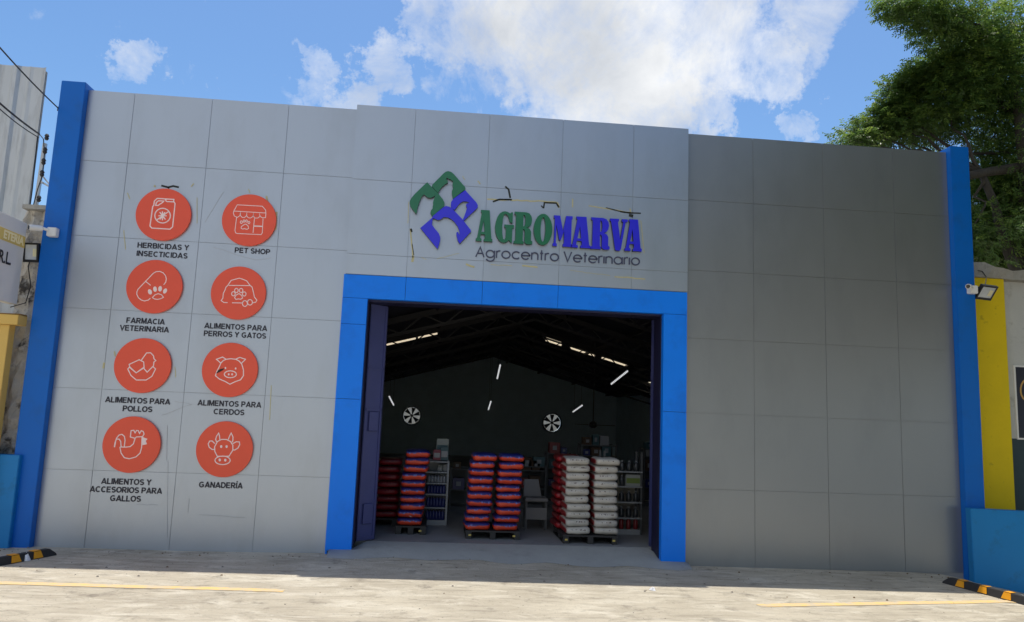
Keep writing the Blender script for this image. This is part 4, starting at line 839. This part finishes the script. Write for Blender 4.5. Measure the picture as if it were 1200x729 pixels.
# rough stone wall end between the two buildings
sxa, sxb = onY(14, 450, .1).x-.12, -1.10
mb = MB(); nzz, nyy = 34, 5; vs = []
zt2 = onY(45, 248, .1).z
for j in range(nzz+1):
    z = -.1+(zt2+.1)*j/nzz
    for i in range(nyy+1):
        x = sxa+(sxb-sxa)*i/nyy; vs.append((x, .08+random.uniform(-.05, .05), z))
    vs.append((sxb, .42, z)); vs.append((sxa, .42, z))
w_ = nyy+3
fs = [(j*w_+i, j*w_+(i+1) % w_, (j+1)*w_+(i+1) % w_, (j+1)*w_+i) for j in range(nzz) for i in range(w_)]+[tuple(range(nzz*w_, (nzz+1)*w_))]
mb.add(vs, fs); tag(mb.build('stone_wall', 'stone_mix', loc=((sxa+sxb)/2, .2, 0)), 'flaking rubble stone wall end squeezed beside the blue left pillar', 'wall')
mb = MB(); mb.box((sxa+.02, -.06, zt2+.002), (sxb, .40, zt2+.07)); tag(mb.build('coping', 'raw_concrete', loc=(sxa, 0, zt2)), 'grey coping slab on top of the rubble stone wall', 'slab')
# shop board at right angles to the street
XS = onY(32, 262, -.15).x; ft = onX(32, 262, XS); fb = onX(20, 357, XS)
y_far = (ft.y+fb.y)/2; zt_, zb_ = ft.z, fb.z; y_near = y_far-2.6
sb = thing('projecting_sign', 'white projecting shop board with a yellow band and dark letters', 'sign', (XS-.06, y_near, zb_))
mb = MB(); mb.box((XS-.12, y_near, zb_), (XS, y_far, zt_)); mb.build('board', 'sign_white', sb, bevel=.006)
by0 = onX(24, 303, XS).z; 
bt = onX(28, 277, XS).z; bb = onX(28, 291, XS).z
mb = MB(); mb.box((XS+.001, y_near+.02, bb), (XS+.004, onX(29, 284, XS).y, bt)); mb.build('band', 'band_yellow', sb)
def sign_text(s, y1, zc, size, m, k=1.0):
    cu = text_curve(s, size, bold=.006, align='RIGHT', extrude=.001)
    curve_mesh('text_line', cu, 0, 0, m, sb, xf=lambda v: Vector((XS+.006+v.z, y1+v.x*k, zc+v.y)))
sign_text('ETERIA', onX(28, 284, XS).y-.02, (bt+bb)/2, (bt-bb)*.95, 'letter_pale', 1.0)
q = onX(13, 305, XS); sign_text('.R.L.', q.y, q.z, .25, 'letter_dark', .85)
# tan kiosk front under the board
YK = -.25
kx = onY(25, 378, YK).x; kz = onY(10, 375, YK).z
kk = thing('kiosk_front', 'tan painted timber kiosk front under the white board', 'kiosk', (kx-1, YK, 0))
mb = MB(); mb.box((kx-2.5, YK-.10, kz-.075), (kx, YK+.15, kz+.075)); mb.build('fascia', 'tan_paint', kk, bevel=.006)
px1 = onY(13.5, 385, YK).x; mb = MB(); mb.box((px1-.14, YK-.06, -.1), (px1, YK+.10, kz-.077)); mb.build('post', 'tan_paint', kk, bevel=.005)
mb = MB(); mb.box((kx-2.5, YK+.12, -.1), (px1-.142, YK+.16, kz-.08)); mb.build('panel', 'tan_dark', kk)
mb = MB(); mb.box((kx-2.4, YK-.02, kz+.077), (kx-.02, YK+.17, kz+.10)); mb.build('top_ledge', 'tan_dark', kk)
# low blue walls
lx = onY(27.5, 560, -.02).x; lz = onY(14, 532, -.02).z
mb = MB(); mb.box((lx-3, -.20, -.2), (lx, -.02, lz)); tag(mb.build('low_wall', 'low_wall_blue', loc=(lx-1, -.1, 0), bevel=.008), 'low bright blue wall stub on the left beside the rubble wall', 'wall')
A = onY(1142, 678, -.30); rz = onY(1139, 596, A.y).z
Bx, By = A.x+1.8, A.y-.30
mb = MB(); nv_ = Vector((By-A.y, -(Bx-A.x), 0)).normalized()*-.16
mb.hexa([(A.x, A.y, -.5), (Bx, By, -.5), (Bx+nv_.x, By+nv_.y, -.5), (A.x+nv_.x, A.y+nv_.y, -.5)], [(A.x-.02, A.y, rz), (Bx, By, rz-.01), (Bx+nv_.x, By+nv_.y, rz-.01), (A.x-.02+nv_.x, A.y+nv_.y, rz)])
tag(mb.build('low_wall', 'low_wall_blue', loc=(A.x+.6, A.y, 0), bevel=.008), 'low bright blue wall on the right in front of the yellow pillar', 'wall')
# utility mast and cables
mx = onY(46, 210, .2); zt3 = onY(49, 168, .2).z
um = thing('utility_mast', 'thin galvanised mast with insulators between corrugated front and pillar', 'mast', (mx.x, .2, zt2+.07))
mb = MB(); mb.bar((mx.x, .2, zt2+.072), (mx.x+.02, .2, zt3), .05, .05, upv=(0, 1, 0)); mb.build('mast', 'galvanised', um)
mb = MB(); mb.bar((mx.x+.03, .2, onY(47, 213, .2).z), (mx.x+.27, .2, onY(52, 222, .2).z), .035, .03); mb.bar((mx.x+.03, .2, onY(47, 205, .2).z), (mx.x+.2, .2, onY(52, 222, .2).z+.05), .02, .02); mb.build('bracket', 'galvanised', um)
for py in (160, 176, 189, 203, 233):
    z = onY(48, py, .12).z; mb = MB(); mb.lathe([(.02, -.05), (.035, -.02), (.025, 0), (.035, .02), (.02, .05)], (mx.x+.07, .13, z), 10); mb.build('insulator', 'plastic_black', um)
def sag(a, b, s, n=16):
    a, b = Vector(a), Vector(b); return [a.lerp(b, i/n)-Vector((0, 0, s*4*(i/n)*(1-i/n))) for i in range(n+1)]
e1 = onY(69.5, 128, -.02); s1 = onY(-60, -15, -4.0)
mb = MB(); mb.tube(sag(s1, e1, .05), .010, 6); mb.lathe([(.03, -.03), (.03, .03)], e1, 8); tag(mb.build('cable', 'cable_black', loc=e1), 'thin black cable running down to the top of the left pillar', 'cable')
e2 = onY(46, 157, .12); s2 = onY(-60, 62, -3.0)
mb = MB(); mb.tube(sag(s2, e2, .06), .014, 6); mb.tube(sag(s2+Vector((0, .05, -.04)), e2+Vector((0, 0, -.06)), .09), .008, 6)
tag(mb.build('cable', 'cable_black', loc=e2), 'doubled black cable crossing the corrugated front to the mast', 'cable')
mb = MB(); pts = [onY(x, y, .14) for x, y in ((46, 157), (51, 163), (52, 180), (50, 205), (44, 222), (38, 245), (36, 262))]; mb.tube(pts, .008, 6)
pts = [onY(x, y, .16) for x, y in ((44, 160), (41, 190), (38, 220), (34, 250), (30, 262))]; mb.tube(pts, .01, 6)
tag(mb.build('cable', 'cable_black', loc=pts[0]), 'loose black cables dangling down the mast', 'cable')
# security cameras and floodlights
def sec_camera(p, s, label):
    t = thing('security_camera', label, 'camera', p)
    mb = MB(); mb.box((p.x+s*.02, p.y-.11, p.z-.07), (p.x+s*.16, p.y-.002, p.z+.07)); mb.build('junction_box', 'plastic_white', t, bevel=.01)
    mb = MB(); mb.tube([p+Vector((s*.05, -.11, .02)), p+Vector((-s*.03, -.15, .04))], .022, 8)
    mb.build('bracket', 'plastic_white', t)
    mb = MB(); d = Vector((-s*.13, -.13, -.02)); q = p+Vector((-s*.02, -.15, .03)); mb.tube([q, q+d*.1, q+d*.9, q+d], [.035, .045, .045, .04], 14); b_ = mb.build('housing', 'plastic_white', t, smooth=False)
    mb = MB(); mb.tube([q+d*1.0, q+d*1.03], .033, 12); mb.build('lens', 'lens_black', b_)
p = onY(57, 273, YP); sec_camera(p, 1, 'white security camera on the left blue pillar')
p = onY(1131, 340, YP); sec_camera(p, 1, 'white security camera on the right blue pillar')
def flood(c, nrm, w, h, label, cable):
    t = thing('floodlight', label, 'floodlight', c); n = Vector(nrm).normalized(); u = Vector((0, 0, 1)); u = (u-n*u.dot(n)).normalized(); x = u.cross(n)
    def slab(a, b, c0, c1, d0, d1, mb): mb.hexa([c+x*a+u*c0+n*d0, c+x*b+u*c0+n*d0, c+x*b+u*c1+n*d0, c+x*a+u*c1+n*d0], [c+x*a+u*c0+n*d1, c+x*b+u*c0+n*d1, c+x*b+u*c1+n*d1, c+x*a+u*c1+n*d1])
    mb = MB(); slab(-w/2, w/2, -h/2, h/2, -.045, 0, mb)
    for a, b, c0, c1 in ((-w/2, w/2, h/2-.028, h/2), (-w/2, w/2, -h/2, -h/2+.04), (-w/2, -w/2+.028, -h/2+.0405, h/2-.0285), (w/2-.028, w/2, -h/2+.0405, h/2-.0285)): slab(a, b, c0, c1, .0005, .014, mb)
    bd = mb.build('body', 'plastic_black', t)
    mb = MB(); slab(-w/2+.0285, w/2-.0285, -h/2+.041, h/2-.029, .0006, .006, mb); gl = mb.build('glass', 'lamp_glass', t)
    mb = MB(); slab(w*.12, w*.36, -h*.2, h*.2, .0065, .0075, mb); mb.build('led_plate', 'lamp_led', gl)
    mb = MB(); e = c-n*.2; mb.bar(c-n*.046, e, .04, .03); mb.build('bracket', 'plastic_black', t)
    mb = MB(); mb.tube([c-n*.05]+cable, .008, 6); mb.build('lead', 'cable_black', t)
c1 = onY(36.5, 296, -.12); flood(c1, (-.1, -1, -.15), .235, .30, 'black floodlight beside the white board on the left', [onY(33, 312, -.05), onY(36, 335, -.05), onY(30, 355, -.05), onY(12, 360, -.1)])
c2 = onY(1156, 343, -.1); flood(c2, (.25, -1, -.75), .36, .27, 'black floodlight tilted down on the yellow pillar', [onY(1156, 325, .25), onY(1151, 318, .3), onY(1146, 317, .3)])

# ------------------------------------------------------------------ right neighbour
YR = .36
yx0, yx1 = 14.245, onY(1184, 470, YR).x; yz = onY(1160, 326, YR).z
mb = MB(); mb.box((yx0, YR, -.6), (yx1, YR+.4, yz)); tag(mb.build('yellow_pillar', 'yellow_paint', loc=(yx0, YR, 0), bevel=.01), 'tall stained yellow pillar touching the right blue pillar', 'pillar')
YW = .5; wz = onY(1195, 331, YW).z; dz = onY(1190, 514, YW).z
rn = thing('neighbour_house', 'pale grey neighbouring house wall with dark lower band right of the yellow pillar', 'building', (yx1+2, YW, 0))
mb = MB(); mb.box((yx1+.001, YW, dz), (yx1+6, YW+.25, wz)); mb.build('wall', 'old_white', rn)
mb = MB(); mb.box((yx1+.001, YW-.012, -.6), (yx1+6, YW+.24, dz-.001)); mb.build('dado', 'dark_dado', rn)
mb = MB(); n = 40; vs = []
for i in range(n+1):
    x = yx0+.01+(yx1+6-yx0)*i/n; h = .06*math.sin(i*.9)+.03*math.sin(i*2.7); zl = (yz+.003 if x <= yx1+.05 else wz+.003); zt = onY(1160, 314, YW).z - .08*(i/n)+.04*math.sin(i*.7)
    vs += [(x, YR-.03+.02*math.sin(i*1.7), zl-.0), (x, YR-.05+.03*math.sin(i), zt+h*.5), (x, YW+.35, zt+h*.5+.02), (x, YW+.35, zl)]
mb.add(vs, [(i*4+k, i*4+(k+1) % 4, (i+1)*4+(k+1) % 4, (i+1)*4+k) for i in range(n) for k in range(4)]+[(0, 1, 2, 3), (n*4+3, n*4+2, n*4+1, n*4)])
mb.build('coping', 'raw_concrete', rn)
q0 = onY(1188.5, 428, YW-.03); q1 = onY(1192, 515, YW-.03)
po = thing('poster', 'dark navy framed poster on the pale neighbouring wall', 'poster', (q0.x, YW, q1.z))
mb = MB(); x0 = (q0.x+q1.x)/2; mb.box((x0, YW-.03, q1.z), (x0+1.6, YW-.001, q0.z)); mb.build('frame', 'plastic_white', po)
mb = MB(); mb.box((x0+.03, YW-.033, q1.z+.03), (x0+1.57, YW-.0305, q0.z-.03)); pi_ = mb.build('picture', 'poster_navy', po)
mb = MB(); ring = [onY(1205+9*math.cos(a), 457+13*math.sin(a), YW-.034) for a in np.linspace(0, 6.28, 20)]; mb.ribbon([(p.x, p.z) for p in ring], .03, YW-.0332, .002); mb.build('motif', 'poster_gold', pi_)

# ------------------------------------------------------------------ wheel stops
def wheel_stop(p, q, label, marks=4, h=.10, w=.16):
    p, q = Vector(p), Vector(q); d = (q-p).normalized(); s = Vector((-d.y, d.x, 0)); L_ = (q-p).length
    t = thing('wheel_stop', label, 'wheel stop', p)
    def ring(at, hh, ww0, ww1): c = p+d*at; z0 = -.03; return [c-s*ww0/2+Vector((0, 0, z0)), c+s*ww0/2+Vector((0, 0, z0)), c+s*ww1/2+Vector((0, 0, hh)), c-s*ww1/2+Vector((0, 0, hh))]
    secs = [(0, .025, w, w*.8), (.10, h, w, w*.55), (L_-.10, h, w, w*.55), (L_, .025, w, w*.8)]
    mb = MB(); rs = [ring(*a) for a in secs]; vs = [v for r in rs for v in r]
    mb.add(vs, [(i*4+k, i*4+(k+1) % 4, (i+1)*4+(k+1) % 4, (i+1)*4+k) for i in range(3) for k in range(4)]+[(3, 2, 1, 0), (12, 13, 14, 15)])
    mb.build('body', 'rubber', t, bevel=.006)
    for k in range(marks):
        at = .15+(L_-.3)*(k+.25)/marks; ln = .15; sg_ = -1 if s.x > 0 else 1
        mb = MB()
        for side in (-1, 1):
            def pt(a, f, e): c = p+d*a; return c+s*side*((w/2*(1-f)+w*.55/2*f)+e)+Vector((0, 0, h*f))
            mb.hexa([pt(at, .12, .003), pt(at+ln, .12, .003), pt(at+ln*.85, .96, .003), pt(at+ln*.15, .96, .003)], [pt(at, .12, .008), pt(at+ln, .12, .008), pt(at+ln*.85, .96, .008), pt(at+ln*.15, .96, .008)])
        c0 = p+d*(at+ln*.15)+Vector((0, 0, h+.002)); c1 = p+d*(at+ln*.85)+Vector((0, 0, h+.002)); ws = s*(w*.55/2+.004)
        mb.hexa([c0-ws, c1-ws, c1+ws, c0+ws], [v+Vector((0, 0, .006)) for v in (c0-ws, c1-ws, c1+ws, c0+ws)])
        mb.build('reflector', 'marker_yellow', t)
p = onG(62, 650); q = onG(0, 662); d = (q-p).normalized(); wheel_stop(p, p+d*1.65, 'black rubber wheel stop with yellow blocks by the left blue pillar')
p = onG(1108, 683); q = onG(1184, 703); d = (q-p).normalized(); q = p+d*1.42; wheel_stop(p, q, 'black rubber wheel stop with yellow blocks by the right blue pillar', 3)
wheel_stop(q+d*.05, q+d*1.6, 'worn wheel stop running out of the picture at the right edge', 4)
# litter
def scrap(px, py, r, label, m='scrap_white', flat=.5, name='plastic_scrap'):
    p = onG(px, py); mb = MB(); n = 9; rr = random.Random(px)
    base = [(p.x+r*rr.uniform(.6, 1.1)*math.cos(6.28*k/n), p.y+r*rr.uniform(.5, .9)*math.sin(6.28*k/n)) for k in range(n)]
    vs = [(x, y, gz(x, y)+.004) for x, y in base]+[(p.x+(x-p.x)*.55, p.y+(y-p.y)*.55, gz(x, y)+r*flat*rr.uniform(.6, 1.2)) for x, y in base]
    mb.add(vs, [tuple(range(n-1, -1, -1)), tuple(range(n, 2*n))]+[(i, (i+1) % n, n+(i+1) % n, n+i) for i in range(n)])
    tag(mb.build(name, m, loc=p), label, 'litter')
scrap(765, 692, .055, 'crumpled white scrap on the sunlit concrete before the door', flat=.7)
scrap(27, 657, .10, 'white torn bag caught against the left wheel stop', flat=.9)
mb = MB(); rr = random.Random(5)
for k in range(420):
    x = rr.uniform(-2, 13.5); y = -abs(rr.gauss(0, 1.6))-.15 if k < 230 else -abs(rr.gauss(0, .16))-.13; s = rr.choice([.004, .005, .006, .008, .01, .017]); z = gz(x, y)
    n = 6; vs = [(x+s*rr.uniform(.7, 1.3)*math.cos(6.28*k2/n), y+s*rr.uniform(.7, 1.3)*math.sin(6.28*k2/n), z+.001) for k2 in range(n)]+[(x+s*.6*math.cos(6.28*k2/n), y+s*.6*math.sin(6.28*k2/n), z+s*rr.uniform(.5, 1)) for k2 in range(n)]
    mb.add(vs, [tuple(range(n, 2*n))]+[(i, (i+1) % n, n+(i+1) % n, n+i) for i in range(n)], 0 if rr.random() < .7 else 1)
tag(mb.build('grit', ['pebble', 'dead_leaf']), 'scattered pebbles and dry leaf bits on the concrete yard', 'grit', kind='stuff')

# ------------------------------------------------------------------ trees
def leaf_mesh(name, clumps, parent, mats, per=260, lf=.085, seed=1):
    """sprigs of paired leaflets spread through each clump's volume"""
    r = np.random.default_rng(seed); V = []; Fm = []
    for (c, R_, dens) in clumps:
        n = int(per*dens); u = r.normal(size=(n, 3)); u /= np.linalg.norm(u, axis=1)[:, None]
        rad = R_*1.15*(r.random(n)**.6); pos = np.array(c)+u*rad[:, None]*np.array([1.05, 1.05, .75])
        d = u*np.array([1, 1, .3])+r.normal(size=(n, 3))*.45+np.array([0, 0, -.25]); d /= np.linalg.norm(d, axis=1)[:, None]
        mi = (r.random(n) < np.clip((rad/R_-.45)*.7+.18*u[:, 2], 0, .6))
        for k in range(5):
            for sgn_ in (-1, 1):
                base = pos+d*(k*lf*.55)[..., None] if False else pos+d*(k*lf*.55)
                side = np.cross(d, r.normal(size=(n, 3))*.35+np.array([0, 0, 1.])); side /= (np.linalg.norm(side, axis=1)[:, None]+1e-6)
                tip = base+(side*sgn_*.9+d*.55)*lf*(1-.08*k)*r.uniform(.8, 1.2, n)[:, None]+np.array([0, 0, -.25])*lf
                mid = (base+tip)/2; wv = d*lf*.22
                V.append(np.stack([base, mid+wv, tip, mid-wv], 1)); Fm.append(mi)
    V = np.concatenate(V).reshape(-1, 3); mi = np.concatenate(Fm).astype(np.int32); b0 = np.array(wloc(parent)); V = V-b0
    nq = len(V)//4; me = bpy.data.meshes.new(name); me.vertices.add(len(V)); me.vertices.foreach_set('co', V.astype(np.float32).ravel())
    me.loops.add(nq*4); me.loops.foreach_set('vertex_index', np.arange(nq*4, dtype=np.int32)); me.polygons.add(nq)
    me.polygons.foreach_set('loop_start', np.arange(0, nq*4, 4, dtype=np.int32)); me.polygons.foreach_set('material_index', mi)
    me.update(calc_edges=True); me.validate()
    for m in mats: me.materials.append(MATS[m])
    o = bpy.data.objects.new(name, me); COL.objects.link(o); o.parent = parent; return o
def branchy(mb, a, b, r0_, r1_, wob, seed):
    rr = random.Random(seed); a, b = Vector(a), Vector(b); n = 6; pts = []
    for i in range(n+1):
        t = i/n; pts.append(a.lerp(b, t)+Vector((rr.uniform(-1, 1), rr.uniform(-1, 1), rr.uniform(-.4, .9)))*wob*math.sin(math.pi*t))
    mb.tube(pts, [r0_+(r1_-r0_)*i/n for i in range(n+1)], 8)
TB = Vector((23.0, 8.5, -.3))
tr = thing('shade_tree', 'large spreading feathery-leaved tree rising behind the right end of the shop', 'tree', TB)
vis = [(1002, 165, 7, .55, .8), (1030, 152, 7.5, .6, 1), (1060, 150, 7, .65, 1), (1090, 152, 8, .7, 1.1), (1062, 118, 7.5, .5, .8), (1085, 105, 7, .6, .9), (1108, 128, 6.5, .75, 1.2), (1135, 150, 7, .8, 1), (1165, 150, 8, .8, .8), (1195, 140, 7, .8, .9),
       (1050, 6, 5, .42, .7), (1078, 14, 5, .55, 1), (1100, 35, 5.5, .55, .9), (1112, 8, 5, .7, 1.1), (1125, 62, 6, .7, 1.3), (1128, 95, 6, .65, 1.3), (1150, 30, 5.5, .8, 1.3), (1160, 75, 6, .8, 1.4), (1165, 112, 6.5, .8, 1.3), (1190, 20, 6, .8, .8), (1195, 60, 6, .8, 1.1), (1195, 100, 7, .8, 1.2),
       (1155, 225, 7.5, .55, .6), (1180, 232, 8, .6, .6), (1165, 272, 8, .8, 1.3), (1190, 275, 7.5, .8, 1.2), (1150, 262, 9, .6, .9), (1180, 300, 9, .7, .7), (1150, 300, 8.5, .35, .5), (1200, 315, 9, .6, .6), (1190, 172, 8, .6, .6), (1150, 180, 8, .5, .5), (1200, 215, 8.5, .7, .7)]
vis += [(1056, 100, 7, .42, .9), (1074, 92, 7, .45, 1), (1042, 122, 7, .4, .8), (1044, 140, 7.2, .5, .9), (1018, 152, 7.2, .45, .9), (1090, 80, 6.5, .5, 1), (1160, 250, 8, .6, .9), (1148, 215, 8, .5, .9), (1146, 285, 8, .5, 1), (1170, 310, 8.5, .5, 1), (1160, 200, 8.5, .6, 1), (1195, 240, 8.5, .7, 1), (1190, 300, 8.5, .6, 1), (1185, 205, 8, .5, .7)]
clumps = []
for i, (px, py, Yv, R_, dn) in enumerate(vis):
    c = onY(px, py, Yv); clumps.append((tuple(c), R_*1.05, dn))
    if i % 2 == 0: clumps.append((tuple(onY(px+rng.uniform(4, 14), py+rng.uniform(-6, 10), Yv+1.6)), R_*1.1, dn*.8))
for i in range(46):      # the rest of the crown, right of and towards the street from the visible part
    x = rng.uniform(18.8, 27); y = rng.uniform(-3, 13); z = rng.uniform(6.0, 12.5)
    if ((x-22.5)/6)**2+((y-5)/8.5)**2+((z-8.5)/5)**2 < 1: clumps.append(((x, y, z), 1.2, 1.3))
leaf_mesh('crown', clumps, tr, ['leaf_green', 'leaf_bright'], 270, .112, 3)
mb = MB(); fork = TB+Vector((-.4, -.5, 4.6)); branchy(mb, TB, fork, .48, .36, .12, 1)
hubs = [onY(1150, 203, 6.5), onY(1175, 255, 7.5), onY(1190, 120, 6.5), onY(1185, 60, 6), Vector((21, 3, 8.5)), Vector((22.5, 6, 9)), Vector((20, 10, 8.5)), Vector((19, 0, 8.5))]
for i, h_ in enumerate(hubs): branchy(mb, fork, h_, .24 if i else .2, .09, .28, 20+i)
e = onY(1130, 206, 6.2); branchy(mb, hubs[0], e, .09, .06, .05, 77); branchy(mb, onY(1225, 193, 7), onY(1128, 207, 6.3), .16, .11, .05, 78); branchy(mb, onY(1225, 178, 7.5), onY(1120, 182, 7), .06, .04, .05, 79); branchy(mb, onY(1215, 230, 7.5), onY(1155, 262, 7.5), .10, .05, .08, 80); branchy(mb, onY(1225, 20, 6), onY(1160, 75, 6), .12, .06, .1, 81)
for i, (c, R_, dn) in enumerate(clumps):
    c = Vector(c); h_ = min(hubs, key=lambda q: (q-c).length); branchy(mb, h_, c, .055, .012, .18, 100+i)
mb.build('trunk', 'bark', tr, smooth=True)

def unseen_tree(base, cz, R_, label, seed):  # out-of-view trees, added to shade the right wing and its reflections
    t = thing('unseen_tree', label, 'tree', base, 'unseen trees shading the right side'); r = np.random.default_rng(seed); cl = []
    for _ in range(60):
        u = r.normal(size=3); u /= np.linalg.norm(u); k = r.random()**.4
        cl.append(((base[0]+u[0]*R_*k, base[1]+u[1]*R_*k, cz+u[2]*R_*.62*k), 1.1, 1.0))
    leaf_mesh('crown', cl, t, ['leaf_green', 'leaf_bright'], 170, .22, seed)
    mb = MB(); f = (base[0], base[1], cz-R_*.5); branchy(mb, base, f, .35, .25, .1, seed)
    for i in range(0, 60, 4): branchy(mb, f, cl[i][0], .12, .03, .3, seed+i)
    mb.build('trunk', 'bark', t, smooth=True)
unseen_tree((20.3, -7.0, -.3), 8.6, 7.0, 'broad unseen tree shading the right side of the yard', 41)
unseen_tree((22.5, -16.0, -.3), 10.0, 8.0, 'tall unseen tree added to shade the right wing, farther right', 42)
unseen_tree((19.5, -19.0, -.2), 8.0, 6.2, 'low spreading unseen tree added to darken the right wing', 44)
unseen_tree((17.0, -33.0, 0), 11, 9.5, 'round unseen tree added behind the view to shade the right side', 43)
